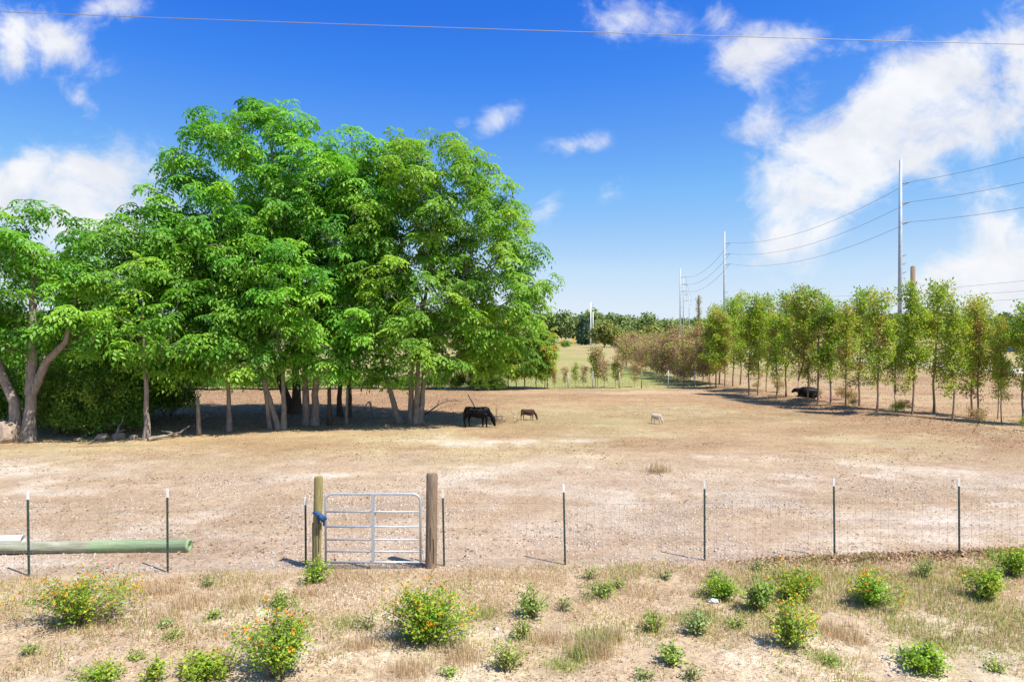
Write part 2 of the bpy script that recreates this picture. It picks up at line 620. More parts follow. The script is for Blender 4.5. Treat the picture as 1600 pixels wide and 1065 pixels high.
def ground_col(x, y):
    """bare albedo of the soil: sand, gravel, straw and leaf mould in their own patches"""
    def lerp(a, b, t):
        return a * (1 - t[..., None]) + np.asarray(b, float) * t[..., None]
    n1, n2, n3 = fbm(x, y, 3.0, 1), fbm(x, y, 1.1, 5), fbm(x * .35, y, 2.6, 9)
    n4 = fbm(x, y, 9.0, 13)
    one = np.ones(x.shape)
    # verge
    verge = lerp(one[..., None] * np.array((.60, .455, .30)), (.80, .665, .49), sst(.47, .64, n2 * .55 + n1 * .45 + .06 * (10.5 - y) / 2.5))
    verge = lerp(verge, (.38, .34, .15), sst(.56, .72, n1) * .4 * sst(-3, 5, x))
    # paddock
    pad = lerp(one[..., None] * np.array((.51, .375, .255)), (.66, .545, .43), sst(.44, .62, n2 * .4 + n3 * .6))
    brown = lerp(one[..., None] * np.array((.43, .285, .155)), (.50, .385, .215), sst(.4, .62, n1))
    pad = lerp(pad, (.40, .255, .15), sst(.52, .68, n3 * .65 + n4 * .35) * .6)
    pale = np.zeros(x.shape)
    for (px, py, rx, ry, w) in ((770, 692, 2.4, 1.2, 1), (900, 688, 1.8, .7, .7), (960, 700, 2.4, .8, .8), (70, 735, 5, 1.8, .7), (100, 765, 4, .9, .7), (480, 745, 1.2, .8, .8),
                                (720, 745, 2.5, .9, .5), (1160, 770, 1.6, .8, .7), (1440, 815, 1.6, .8, .8), (1230, 705, 4, .8, .5), (400, 820, 2.0, 1.2, .6), (900, 735, 4, 1.4, .35), (1500, 700, 3, .8, .4), (200, 880, 3, .5, .6)):
        c = gp(px, py)
        pale = np.maximum(pale, w * np.exp(-(((x - c.x) / rx) ** 2 + ((y - c.y) / ry) ** 2)))
    far = sst(20.5, 27.0, y + (n4 - .5) * 7 + (n1 - .5) * 4)
    pad = lerp(pad, brown * 1.0, far * .92) if False else pad * (1 - far[..., None] * .9) + brown * (far[..., None] * .9)
    pad = lerp(pad, (.72, .615, .505), sst(.3, 1.25, pale + (n2 - .5) * 1.5 + (n1 - .5) * .8) * .9)
    pad = lerp(pad, (.47, .28, .15), sst(38, 46, y) * sst(.42, .6, n3) * .7)
    pad = lerp(pad, (.57, .42, .27), sst(.5, 1.6, 2.2 - np.abs(y - 52.5) * .8) * sst(-4, 0, x) * .7)
    # straw ring round the sheep and the calf
    pad = lerp(pad, (.42, .335, .17), np.exp(-(((x - 3) / 7) ** 2 + ((y - 36) / 4.5) ** 2)) * .75)
    # leaf mould: under the big trees and along the planted row
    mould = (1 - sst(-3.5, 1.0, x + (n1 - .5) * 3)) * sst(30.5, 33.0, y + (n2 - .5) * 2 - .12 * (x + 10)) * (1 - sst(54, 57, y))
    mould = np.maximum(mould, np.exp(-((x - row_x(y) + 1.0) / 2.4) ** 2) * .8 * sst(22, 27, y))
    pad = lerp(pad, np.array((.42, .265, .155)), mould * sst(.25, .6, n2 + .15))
    # rim of straw soil in front of the left trees
    pad = lerp(pad, (.52, .37, .20), np.exp(-((y - 27.9 - .12 * (x + 20)) / 1.0) ** 2) * (1 - sst(-9, -5, x)) * .8)
    field = lerp(one[..., None] * np.array((.47, .385, .18)), (.38, .35, .13), sst(.42, .64, n4))
    field = lerp(field, (.27, .32, .09), np.exp(-(((x - 13) / 3.5) ** 2 + ((y - 74) / 14) ** 2)) * .9)
    field = lerp(field, (.33, .35, .12), np.exp(-((y - 62) / 6) ** 2) * (1 - sst(8, 14, x)) * .6)
    bank = lerp(one[..., None] * np.array((.42, .25, .155)), (.50, .37, .21), sst(.36, .62, n2 * .5 + n1 * .5))
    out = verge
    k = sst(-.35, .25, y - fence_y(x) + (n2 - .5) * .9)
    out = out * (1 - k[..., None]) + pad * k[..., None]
    k = sst(55.2, 56.6, y + (n2 - .5) * 1.0)
    out = out * (1 - k[..., None]) + field * k[..., None]
    k = sst(.3, 1.6, x - row_x(y) + (n2 - .5)) * sst(22, 26, y) * (1 - .85 * sst(60, 105, y))
    out = out * (1 - k[..., None]) + bank * k[..., None]
    streak = fbm(x * .38, y, .9, 21) * .6 + fbm(x * .5, y, 3.2, 27) * .4
    out = out * (1 + (streak[..., None] - .5) * np.array((.62, .72, .80)) * (sst(.2, 1.0, y - fence_y(x)) * (1 - sst(60, 80, y)))[..., None])
    ridge = np.exp(-((y - fence_y(x) + .12) / .25) ** 2) * sst(3.5, 6, x)
    out = lerp(out, (.46, .31, .19), ridge * .6)
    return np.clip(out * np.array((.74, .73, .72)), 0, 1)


def build_ground():
    xs = np.concatenate([-np.geomspace(1500, 26, 26), np.arange(-25.5, 25.6, .17), np.geomspace(26, 1500, 26)])
    ys = np.concatenate([np.linspace(-60, 5, 9), np.arange(6, 20, .14), np.arange(20, 36, .24), np.arange(36, 62, .5), np.geomspace(62, 2500, 46)])
    X, Y = np.meshgrid(xs, ys)
    Z = ground(X, Y)
    V = np.stack([X, Y, Z], -1).reshape(-1, 3)
    nx, ny = len(xs), len(ys)
    i, j = np.meshgrid(np.arange(nx - 1), np.arange(ny - 1))
    a = (j * nx + i).ravel()
    F = np.stack([a, a + 1, a + nx + 1, a + nx], 1)
    me = np_mesh('ground', V, F, GROUND, smooth=True)
    col = ground_col(X, Y).reshape(-1, 3)
    at_ = me.attributes.new('col', 'FLOAT_COLOR', 'POINT')
    at_.data.foreach_set('color', np.concatenate([col, np.ones((len(col), 1))], 1).astype(np.float32).ravel())
    mobj('ground', me, kind='structure')


build_ground()


def build_road():
    mb = MB()
    ys = list(range(-40, 420, 20))
    V, F = [], []
    for i, y in enumerate(ys):
        for dx in (-3.4, -3.1, 3.1, 3.4):
            V.append((61 + .01 * y + dx, y, .02 if abs(dx) > 3.2 else .075))
        if i:
            b = i * 4
            for k in range(3):
                F.append((b - 4 + k, b - 3 + k, b + k + 1, b + k))
    mb.add(V, F).build('road', ROADMAT, kind='structure')


build_road()

# ------------------------------------------------------------------ plants: templates


def leaf_quad(L, W, fold=.25):
    """one leaf along +x, folded on its midrib"""
    return np.array([(0, 0, 0), (L * .45, W / 2, W * fold), (L, 0, -L * .06), (L * .45, -W / 2, W * fold)], float)


LQ = np.array([[0, 1, 2, 3]])


def compound_rosette(rg, L=.60, leaves=7, pairs=3):
    """a tuft of arching pinnate leaves"""
    P, X, W = [], [], []
    V = []
    A = []
    for i in range(leaves):
        az = 2 * PI * (i + rg.uniform(-.35, .35)) / leaves
        el = rg.uniform(-.1, .75)
        ll = L * rg.uniform(.75, 1.15)
        out = np.array([math.cos(az), math.sin(az), 0])
        side = np.array([-math.sin(az), math.cos(az), 0])
        tone = rg.uniform(-.13, .13)
        def pt(t):
            return out * (ll * t * math.cos(el * .7)) + np.array([0, 0, ll * (math.sin(el) * t - .72 * t * t)])
        for k in range(pairs + 1):
            t = .30 + .70 * k / pairs
            p = pt(t)
            d = pt(min(t + .05, 1.1)) - pt(t - .05)
            d /= np.linalg.norm(d)
            lf = ll * .42 * (1 - .25 * abs(t - .6))
            dirs = [d] if k == pairs else [d * .55 + side * .8, d * .55 - side * .8]
            for q in dirs:
                q = q + np.array([0, 0, -.28]) + rg.normal(0, .08, 3)
                q /= np.linalg.norm(q)
                w = np.cross(np.array([0, 0, 1.]), q)
                w /= np.linalg.norm(w) + 1e-6
                up = np.cross(q, w)
                lq = leaf_quad(lf, lf * .46, .12)
                V.append(p + lq[:, :1] * q + lq[:, 1:2] * w + lq[:, 2:] * up)
                A += [tone + rg.uniform(-.05, .05)] * 4
    V = np.concatenate(V)
    F = np.arange(len(V)).reshape(-1, 4)
    return V, F, np.array(A)


def simple_tuft(rg, n=12, rad=.22, L=.11, W=.05):
    """a spray of single leaves round a twig end"""
    V, A = [], []
    for i in range(n):
        d = rg.normal(0, 1, 3)
        d /= np.linalg.norm(d)
        p = d * rad * rg.uniform(.25, 1)
        q = d + rg.normal(0, .5, 3) + np.array([0, 0, -.15])
        q /= np.linalg.norm(q)
        w = np.cross(q, rg.normal(0, 1, 3) * .6 + np.array([0, 0, 1.]))
        w /= np.linalg.norm(w) + 1e-6
        w = np.cross(np.cross(q, w), q) if False else w
        up = np.cross(w, q)
        lq = leaf_quad(L * rg.uniform(.7, 1.25), W * rg.uniform(.8, 1.2), .2)
        V.append(p + lq[:, :1] * q + lq[:, 1:2] * w + lq[:, 2:] * up)
        A += [rg.uniform(-.16, .16)] * 4
    V = np.concatenate(V)
    return V, np.arange(len(V)).reshape(-1, 4), np.array(A)


_rg = np.random.default_rng(21)
ROS = [compound_rosette(_rg, leaves=6 + i % 3) for i in range(6)]
TUFT = [simple_tuft(_rg, 13, .26, .15, .075) for i in range(6)]
TUFT_S = [simple_tuft(_rg, 11, .17, .12, .05) for i in range(6)]
TUFT_FAR = [simple_tuft(_rg, 12, 1.3, 1.15, .85) for i in range(5)]
TUFT_MID = [simple_tuft(_rg, 12, .50, .42, .26) for i in range(5)]


def foliage(rg, pts, norms, temps, smin, smax, tone):
    """leaf arrays: every point gets a random template"""
    pts, norms = np.asarray(pts), np.asarray(norms)
    parts = []
    which = rg.integers(0, len(temps), len(pts))
    for k, (tv, tf, ta) in enumerate(temps):
        s = np.where(which == k)[0]
        if not len(s):
            continue
        V, F = batch(tv, tf, pts[s], frames(norms[s], rg), rg.uniform(smin, smax, len(s)))
        A = (tone[s][:, None] + ta[None]).ravel()
        parts.append((V, F, np.clip(A, 0, 1)))
    return join(parts)


# ------------------------------------------------------------------ trees


def sample_tips(rg, envs, mind, carve=0.0, wave=2.0):
    """points in a union of ellipsoids (cx, cy, cz, rx, ry, rz, n), thinned to a least distance"""
    out = np.zeros((0, 3))
    ks = rg.normal(0, 1, (7, 3))
    ks = ks / np.linalg.norm(ks, axis=1, keepdims=True) * (2 * PI / wave) * rg.uniform(.7, 1.5, (7, 1))
    ph = rg.uniform(0, 2 * PI, 7)
    for (cx, cy, cz, rx, ry, rz, n) in envs:
        got = 0
        for _ in range(n * 14):
            if got >= n:
                break
            d = rg.normal(0, 1, 3)
            d /= np.linalg.norm(d)
            r = rg.random() ** .36
            if rg.random() < (.22 if d[2] > .1 else .10):
                r *= rg.uniform(1.0, 1.27)
            p = np.array((cx, cy, cz)) + d * r * np.array((rx, ry, rz))
            if p[2] < .5:
                continue
            if carve and np.sin(ks @ p + ph).sum() < -2.6 + 2.6 * carve:
                continue
            if len(out) and np.min(((out - p) ** 2).sum(1)) < mind * mind:
                continue
            out = np.vstack([out, p])
            got += 1
    return out


def grow(rg, trunks, tips, seg=.55, tip_r=.010, power=2.35, zpen=1.2, wig=.12, path_w=.22, trunk_min=0.0):
    """a branching skeleton from given trunk lines to every tip; returns chains of (points, radii), leaf nodes"""
    pos, par, plen = [], [], []
    for line in trunks:
        prev = -1
        pts = [np.array(p, float) for p in line]
        for a, b in zip(pts[:-1], pts[1:]):
            n = max(1, int(np.linalg.norm(b - a) / .45))
            for k in range(n):
                if prev == -1 and k == 0:
                    pos.append(a)
                    par.append(-1)
                    plen.append(0)
                    prev = len(pos) - 1
                q = a + (b - a) * (k + 1) / n + (rg.normal(0, .02, 3) if k < n - 1 else 0)
                pos.append(q)
                par.append(prev)
                plen.append(plen[prev] + np.linalg.norm(q - pos[prev]))
                prev = len(pos) - 1
    ntr = len(pos)
    T = np.array(pos)
    order = np.argsort([np.min(np.linalg.norm(T - t, axis=1)) for t in tips])
    ends = []
    lowz = T[:, 2].min() + .8
    for oi in order:
        t = tips[oi]
        PP = np.array(pos)
        dv = t - PP
        d = np.linalg.norm(dv, axis=1)
        cost = d + zpen * np.maximum(0, PP[:, 2] - t[2] + .2 * d) + path_w * np.array(plen) + 5 * (PP[:, 2] < lowz)
        j = int(np.argmin(cost))
        L = d[j]
        n = max(2, int(math.ceil(L / seg)))
        p0 = PP[j]
        pd = p0 - PP[par[j]] if par[j] >= 0 else np.array((0, 0, 1.))
        pd = pd / (np.linalg.norm(pd) + 1e-6)
        ctrl = p0 + pd * L * .35 + np.array((0, 0, .12 * L)) + rg.normal(0, wig * L * .5, 3)
        prev = j
        for k in range(1, n + 1):
            s = k / n
            q = p0 * (1 - s) ** 2 + 2 * ctrl * s * (1 - s) + t * s * s
            pos.append(q)
            par.append(prev)
            plen.append(plen[prev] + np.linalg.norm(q - pos[prev]))
            prev = len(pos) - 1
        ends.append(prev)
    N = len(pos)
    pos = np.array(pos)
    rad = np.zeros(N)
    kids = [[] for _ in range(N)]
    for i in range(N):
        if par[i] >= 0:
            kids[par[i]].append(i)
    acc = np.zeros(N)
    for i in range(N - 1, -1, -1):          # parents always come before their children
        if not kids[i]:
            acc[i] = tip_r ** power
        rad[i] = acc[i] ** (1 / power)
        if par[i] >= 0:
            acc[par[i]] += acc[i] + (tip_r * .25) ** power
    if trunk_min:
        for i in range(ntr):
            rad[i] = max(rad[i], trunk_min * max(.25, 1 - .11 * plen[i]))
    chains = []
    start = [i for i in range(N) if par[i] < 0]
    stack = [(i, -1) for i in start]
    while stack:
        i, p = stack.pop()
        ids = ([p] if p >= 0 else []) + [i]
        while kids[i]:
            ks = sorted(kids[i], key=lambda c: -rad[c])
            for c in ks[1:]:
                stack.append((c, i))
            i = ks[0]
            ids.append(i)
        r = rad[ids].copy()
        if p >= 0:
            r[0] = min(r[0], r[1] * 1.25)
        chains.append((pos[ids], r))
    return chains, pos, par, ends


def wood_arrays(chains, rmax=None, flare=True, minr=.008, scale=1.0):
    V, F, b = [], [], 0
    for P, r in chains:
        r = np.maximum(r * scale, minr)
        big = r[0]
        n = 9 if big > .09 else 6 if big > .03 else 4
        P = P.copy()
        if flare and P[0, 2] < .35 and big > .05:
            r = r * (1 + .55 * np.exp(-(P[:, 2] - P[0, 2]) / .35))
            P[0, 2] -= .12
        D = np.gradient(P, axis=0) if len(P) > 1 else np.array([[0, 0, 1.]])
        D /= np.linalg.norm(D, axis=1, keepdims=True) + 1e-9
        ref = np.where(np.abs(D[:, 2:3]) < .95, np.array([[0, 0, 1.]]), np.array([[1., 0, 0]]))
        ref = ref[:1].repeat(len(P), 0)
        X = np.cross(ref, D)
        X /= np.linalg.norm(X, axis=1, keepdims=True) + 1e-9
        Yv = np.cross(D, X)
        th = np.arange(n) * 2 * PI / n
        ring = P[:, None] + r[:, None, None] * (X[:, None] * np.cos(th)[None, :, None] + Yv[:, None] * np.sin(th)[None, :, None])
        V.append(ring.reshape(-1, 3))
        m = len(P)
        i, k = np.meshgrid(np.arange(m - 1), np.arange(n), indexing='ij')
        k2 = (k + 1) % n
        F.append(np.stack([b + i * n + k, b + i * n + k2, b + (i + 1) * n + k2, b + (i + 1) * n + k], -1).reshape(-1, 4))
        b += m * n
    return np.concatenate(V), np.concatenate(F)


def make_tree(seed, trunks, envs, mind, temps, smin, smax, leafmat, bark, per_tip=3, spread=.32, tone=.5, tvar=.22, tip_r=.010,
              upbias=1.2, wood=1.0, bare=0.0, seg=.55, minr=.008, lowtone=0.0, zpen=1.2, path_w=.22, carve=0.0, wave=2.0, trunk_min=0.0):
    rg = np.random.default_rng(seed)
    tips = sample_tips(rg, envs, mind, carve, wave)
    chains, pos, par, ends = grow(rg, trunks, tips, seg=seg, tip_r=tip_r, zpen=zpen, path_w=path_w, trunk_min=trunk_min / wood)
    wv, wf = wood_arrays(chains, scale=wood, minr=minr)
    pts, nor, ton = [], [], []
    for e in ends:
        if rg.random() < bare:
            continue
        d = pos[e] - pos[par[e]]
        d /= np.linalg.norm(d) + 1e-9
        base_t = tone + rg.normal(0, tvar)
        if lowtone:
            base_t += lowtone * (pos[e][2] < 3)
        for k in range(per_tip):
            if k == 0:
                p = pos[e]
            elif k == 1:
                p = (pos[e] + pos[par[e]]) / 2 + rg.normal(0, spread * .5, 3)
            else:
                p = pos[e] + rg.normal(0, spread, 3) * (1, 1, .7)
            pts.append(p)
            nor.append(np.array((0, 0, upbias)) + d * .6 + rg.normal(0, .3, 3))
            ton.append(base_t + rg.normal(0, tvar * .35))
    fv, ff, fa = foliage(rg, pts, nor, temps, smin, smax, np.array(ton))
    wm = np_mesh('trunk', wv, wf, bark, smooth=True)
    fm = np_mesh('crown', fv, ff, leafmat, vary=fa)
    return wm, fm


def place_tree(name, label, cat, loc, meshes, rz=0.0, group=None, scale=1.0):
    o = thing(name, label, cat, loc, rz, group)
    if not hasattr(scale, '__len__'):
        scale = (scale,) * 3
    o.scale = scale
    mobj('trunk', meshes[0], o)
    mobj('crown', meshes[1], o)
    return o


# ---- the big grove on the left. Envelopes are relative to each tree's foot.
def big_tree(name, label, foot, trunks, envs, seed, tone=.55, mind=.66, per=3, smin=.75, smax=1.1, leaf=None, group=None, bark=None, wood=1.0, tm=.13):
    ms = make_tree(seed, trunks, envs, mind, ROS, smin, smax, leaf or LEAF_BIG, bark or BARK, per_tip=per, spread=.30, tone=tone + .10, tvar=.22, tip_r=.0115, wood=wood * 1.15, carve=1.35, wave=2.4, trunk_min=tm)
    return place_tree(name, label, 'tree', foot, ms, 0, group)


G = 'big feathery-leaved trees of the grove'
f1 = gp(492, 664)
big_tree('shade_tree', 'tallest broad green tree of the grove, stout grey trunk in its middle', f1,
         [[(0, 0, 0), (.05, 0, 2.4), (-.4, .1, 5), (-1.4, .2, 9), (-2.2, .2, 13.6)], [(-.42, .1, 0), (-.5, .1, 2.6), (.3, -.6, 5.5), (1.2, -.6, 9)]],
         [(-2.6, .3, 11.9, 4.2, 3.4, 3.4, 300), (-4.2, -.4, 8.6, 4.2, 3.2, 3.2, 210), (1.4, -.2, 10.4, 2.8, 2.8, 3.3, 160), (.2, -1.8, 6.0, 2.8, 2.2, 2.8, 120), (.9, -1.4, 3.6, 2.2, 1.6, 1.3, 50), (-2.2, .2, 14.6, 1.6, 1.5, 1.2, 30)], 11, .62, tm=.19)
f2 = gp(648, 661)
big_tree('shade_tree', 'wide green tree whose bundle of pale stems stands beside the black cow', f2,
         [[(-.18, 0, 0), (-.2, 0, 2.2), (.5, 0, 6), (1.3, .2, 10)], [(.25, .05, 0), (.45, .05, 2.4), (1.9, -.2, 6), (3.1, .2, 9)], [(-.75, .2, 0), (-1.5, .1, 2.5), (-2.2, 0, 6), (-2.0, .2, 9)], [(.05, -.1, 0), (.2, -.15, 3.0), (.5, -1, 6)]],
         [(.6, .2, 10.9, 3.7, 3.2, 3.2, 260), (3.2, .2, 9.0, 2.6, 2.7, 2.7, 130), (3.9, .2, 6.0, 2.7, 2.6, 2.7, 130), (-1.2, -.3, 8.0, 2.9, 2.6, 3.0, 130), (.4, -1.7, 5.2, 2.9, 1.9, 2.5, 120), (2.8, -.2, 4.0, 2.7, 2.0, 1.8, 70), (-2.0, -1.5, 3.6, 1.7, 1.4, 1.4, 45)], 12, .6, tm=.15)
f3 = gp(436, 670)
big_tree('shade_tree', 'green tree on three slanting thin trunks left of the stout grey trunk', f3,
         [[(0, 0, 0), (-.6, .1, 1.8), (-1.6, .2, 5), (-2.6, .2, 8)], [(.22, 0, 0), (.15, .1, 2.5), (-.2, -.4, 6), (.1, -.5, 8.5)], [(-.4, .1, 0), (-.75, .1, 2.4), (-1.9, -.5, 5)]],
         [(-3.2, -.4, 7.4, 2.7, 2.2, 2.7, 110), (-.4, -.6, 7.6, 2.2, 2.0, 2.7, 90), (-1.8, -1.0, 4.4, 2.6, 1.8, 1.9, 90)], 13, .66, tm=.12)
f4 = gp(228, 684)
big_tree('shade_tree', 'slim green tree with single straight trunk beside the short bleached stub', f4,
         [[(0, 0, 0), (.03, 0, 2.2), (-.1, 0, 4.5), (-.4, .1, 7.6)]],
         [(-.5, 0, 7.2, 2.0, 2.0, 2.2, 80), (.2, -.2, 4.7, 2.0, 1.7, 1.9, 70), (-1.2, .6, 5.4, 1.9, 1.6, 1.9, 55)], 14, .58, tm=.12)
f5 = gp(36, 688)
big_tree('shade_tree', 'low spreading tree with two thick mottled trunks beside the brown boulder', f5,
         [[(-.24, 0, 0), (-.35, 0, 1.6), (-.9, 0, 2.8), (-1.5, 0, 5), (-1.3, .1, 8)], [(.22, -.02, 0), (.35, 0, 1.9), (1.0, 0, 3.3), (2.0, -.3, 4.1), (2.4, -.2, 6)], [(.35, 0, 1.9), (.3, .2, 5), (.4, .2, 8)]],
         [(-.2, .2, 8.0, 2.8, 2.2, 1.9, 110), (-2.0, 0, 5.8, 2.0, 2.0, 2.0, 60), (2.2, -.3, 5.8, 2.5, 1.8, 2.0, 90), (.4, .2, 4.7, 2.9, 1.4, 1.3, 60)], 15, .58, tm=.25)
f6 = gp(358, 673)
big_tree('shade_tree', 'small green tree on one straight trunk with low drooping leaves, left of the slanting trunks', f6,
         [[(0, 0, 0), (-.03, 0, 2.6), (.1, -.1, 5), (-.1, -.2, 6.5)]],
         [(.0, -.6, 6.0, 2.3, 1.7, 2.2, 80), (-.6, -.8, 3.5, 2.3, 1.3, 1.1, 60), (.9, -.8, 3.4, 1.5, 1.2, 1.1, 35)], 16, .68, tm=.11)
f7 = gp(545, 652)
big_tree('shade_tree', 'dark-trunked tree standing behind the grove between its two tallest crowns', f7,
         [[(0, 0, 0), (0, .2, 3), (.2, .3, 7), (.2, .4, 11)], [(-.5, .3, 0), (-.6, .3, 3), (-1.0, .4, 7)]],
         [(.0, .5, 11.0, 3.0, 2.4, 2.8, 150), (0, .2, 6.8, 3.0, 2.2, 3.0, 100)], 17, .52, bark=BARK_DARK, tm=.14)
f8 = gp(463, 645)
big_tree('shade_tree', 'broad-trunked tree at the back of the grove above the leaf litter', f8,
         [[(0, 0, 0), (0, 0, 3), (-.5, .2, 7), (-.8, .2, 11)], [(-.35, .2, 0), (-1.6, .6, 3.4), (-4.2, 1.3, 7)]],
         [(-.6, 0, 9.6, 3.6, 2.2, 3.2, 70), (-5.0, 1.2, 7.2, 3.4, 2.2, 2.6, 65), (3.2, 1.5, 6.2, 3.4, 2.0, 2.8, 60), (-1, .5, 5, 3.8, 1.8, 1.6, 40)], 18, .48, bark=BARK_DARK, per=3, tm=.26)

f9 = gp(130, 655)
big_tree('shade_tree', 'leaning dark-trunked tree rising out of the vine-covered undergrowth', f9,
         [[(0, 0, 0), (.2, 0, 2.4), (-.4, .1, 5), (-.6, .2, 7)], [(.3, .1, 0), (1.0, 0, 2.6), (1.9, .1, 5)]],
         [(-.5, 0, 6.6, 2.6, 1.8, 2.0, 80), (1.8, 0, 5.2, 2.4, 1.8, 2.2, 80), (-1.4, .3, 4.0, 2.0, 1.3, 1.1, 30)], 19, .5, bark=BARK_DARK, tm=.12)

# leafless stub and dead trunks among the grove
def stub(px, py, top, r, label, lean=(0, 0), bark=None):
    f = gp(px, py)
    z = at(px, top, f.y).z - f.z
    mb = MB().tube([(0, 0, -.1), (lean[0] * .3, lean[1] * .3, z * .33), (lean[0] * .7, lean[1] * .7, z * .7), (lean[0], lean[1], z)], [r * 1.35, r, r * .9, r * .75], 9)
    o = mb.build('tree_stub', bark or BARK, smooth=True)
    o.location = f
    return tag(o, label, 'stub')


stub(311, 680, 620, .085, 'short bleached trunk stub without branches in front of the leaf litter', (-.05, 0))
stub(541, 664, 606, .07, 'slender pale leaning trunk stub right of the stout grey trunk', (.06, 0))
stub(515, 664, 588, .10, 'dark upright dead trunk right behind the stout grey trunk', (-.05, .1), BARK_DARK)

# ---- shrubs and undergrowth
SHRUB = []
for s in range(4):
    rgs = np.random.default_rng(300 + s)
    tr = [[(rgs.normal(0, .12), rgs.normal(0, .12), 0), (rgs.normal(0, .35), rgs.normal(0, .35), .9), (rgs.normal(0, .6), rgs.normal(0, .5), 1.9)] for _ in range(4)]
    SHRUB.append(make_tree(310 + s, tr, [(0, 0, 1.5, 1.45, 1.2, 1.35, 110), (0, 0, .7, 1.5, 1.2, .65, 45)], .24, TUFT, .7, 1.15, LEAF_UNDER, BARK_DARK, carve=.9, wave=1.2, per_tip=4, spread=.22, tone=.5, tvar=.25, tip_r=.006, seg=.4, minr=.006))
under = [(92, 677, .95, 0, 'dense green shrub right beside the two thick mottled trunks'), (135, 681, .9, 1, 'rounded green shrub behind the soil rim and flat tan rock'),
         (176, 677, .9, 2, 'leafy shrub with yellowish shoots left of the slim straight trunk'), (112, 664, 1.45, 3, 'tall vine-covered shrub at the back of the undergrowth'),
         (45, 658, 1.35, 0, 'dark shrub behind the two thick mottled trunks'), (200, 660, 1.3, 1, 'dark shrub behind the slim straight trunk'), (265, 650, 1.0, 2, 'rounded dark shrub behind the bleached stub'), (160, 650, 1.5, 0, 'tall dark shrub behind the tall vine-covered one'),
         (-20, 668, 1.2, 3, 'dark shrub behind the brown boulder')]
for px, py, sc, k, lab in under:
    f = gp(px, py)
    place_tree('shrub', lab, 'shrub', f, SHRUB[k], px * .7, 'undergrowth shrubs of the grove', (sc * .95, sc * .95, sc * 1.1))

# hedge of low shrubs along the back fence, seen between the trunks
hx = -36.0
i = 0
while hx < -1.5:
    y = 55.0 + rng.uniform(-.6, .5)
    place_tree('hedge_shrub', 'low dark shrub growing along the back fence behind the grove', 'shrub', (hx, y, gz(hx, y)), SHRUB[i % 4], i * 1.3, 'hedge shrubs along the back fence', (.75, .6, rng.uniform(.35, .85)))
    hx += rng.uniform(1.1, 2.0)
    i += 1

# ---- planted row on the right
ROW = []
for s in range(7):
    rgs = np.random.default_rng(400 + s)
    h = 7.0
    fork = s in (3, 5)
    tr = [[(0, 0, 0), (rgs.normal(0, .05), rgs.normal(0, .05), 1.7), (rgs.normal(0, .12), rgs.normal(0, .12), 4), (rgs.normal(0, .18), rgs.normal(0, .18), 6.4)]]
    if fork:
        tr.append([(.02, 0, 1.3), (.35, .1, 2.4), (.6, .1, 4.6)])
    wr = (1.15, 1.4, 1.0, 1.3, 1.1, 1.45, .9)[s]
    en = []
    zc = 2.0
    while zc < 6.3:
        k = 1 - .45 * max(0, (zc - 3.6) / 3.2)
        for _ in range(2):
            az = rgs.uniform(0, 6.28)
            o_ = wr * .55 * k * rgs.random() ** .5
            rr = wr * rgs.uniform(.42, .68) * (.45 + .55 * k)
            en.append((o_ * math.cos(az), o_ * math.sin(az), zc + rgs.uniform(-.2, .2), rr, rr, rr * rgs.uniform(.7, 1.0), 7 if zc > 2.6 else 3))
        zc += .55
    en.append((rgs.normal(0, .2), 0, 6.5, .6, .6, .6, 18))
    ROW.append(make_tree(410 + s, tr, en, .22, TUFT, .8, 1.25, LEAF_ROW, BARK_ROW, per_tip=3, spread=.20, tone=(.5, .58, .66, .52, .74, .58, .8)[s], tvar=.2, tip_r=.0075, upbias=.6, seg=.4, minr=.006, wood=1.15, lowtone=.12))
ROWLAB = ['narrow green row tree', 'wide dense green row tree', 'slim yellow-green row tree', 'fork-trunked green row tree', 'yellowing ragged row tree', 'broad forked row tree', 'thin browning row tree']
top_x = [1085, 1110, 1160, 1190, 1220, 1265, 1300, 1335, 1365, 1395, 1420, 1465, 1500, 1520, 1560, 1600, 1700]
top_y = [500, 484, 456, 460, 458, 438, 470, 447, 455, 464, 440, 437, 447, 464, 497, 470, 430]
row = [(200, 525, 0), (224, 524, 6), (240, 517, 2), (265, 525, 4), (300, 525, 0), (333, 517, 2), (372, 555, 1), (410, 555, 0), (448, 548, 5), (495, 575, 2), (537, 570, 1), (590, 585, 3), (632, 590, 6), (680, 600, 1), (737, 605, 0),
       (803, 620, 4), (865, 612, 1), (943, 640, 2), (1027, 640, 5), (1100, 650, 0), (1198, 642, 1), (1280, 680, 0), (1368, 657, 2), (1395, 680, 4), (1482, 670, 6), (1500, 690, 2), (1595, 690, 1), (1700, 700, 5)]
rgr = random.Random(5)
for i, (zx, zy, k) in enumerate(row):
    px, py = 1040 + .35 * zx, 420 + .35 * zy
    f = gp(px, py)
    ztop = at(px, np.interp(px, top_x, top_y), f.y).z - f.z
    sc = ztop / 7.15 * (1.0 if i % 3 else rgr.uniform(.78, .95))
    wide = rgr.uniform(.85, 1.1) * (.75 if 1540 < px < 1580 else 1)
    ordn = ['first', 'second', 'third', 'fourth', 'fifth', 'sixth', 'seventh', 'eighth', 'ninth', 'tenth', 'eleventh', 'twelfth', 'thirteenth', 'fourteenth', 'fifteenth']
    lab = ROWLAB[k] + (', ' + ordn[10 - i] + ' from resting cow towards browned trees' if i < 11 else ', ' + ordn[max(0, i - 13)] + ' from resting cow away from browned trees')
    if zx == 590:
        lab = 'forked row tree standing at the head of the black cow lying down'
    elif zx == 632:
        lab = 'thin browning row tree standing in front of the black cow lying down'
    place_tree('row_tree', lab, 'tree', f, ROW[k], rgr.uniform(0, 6.28), 'trees of the planted row', (sc * wide, sc * wide, sc))

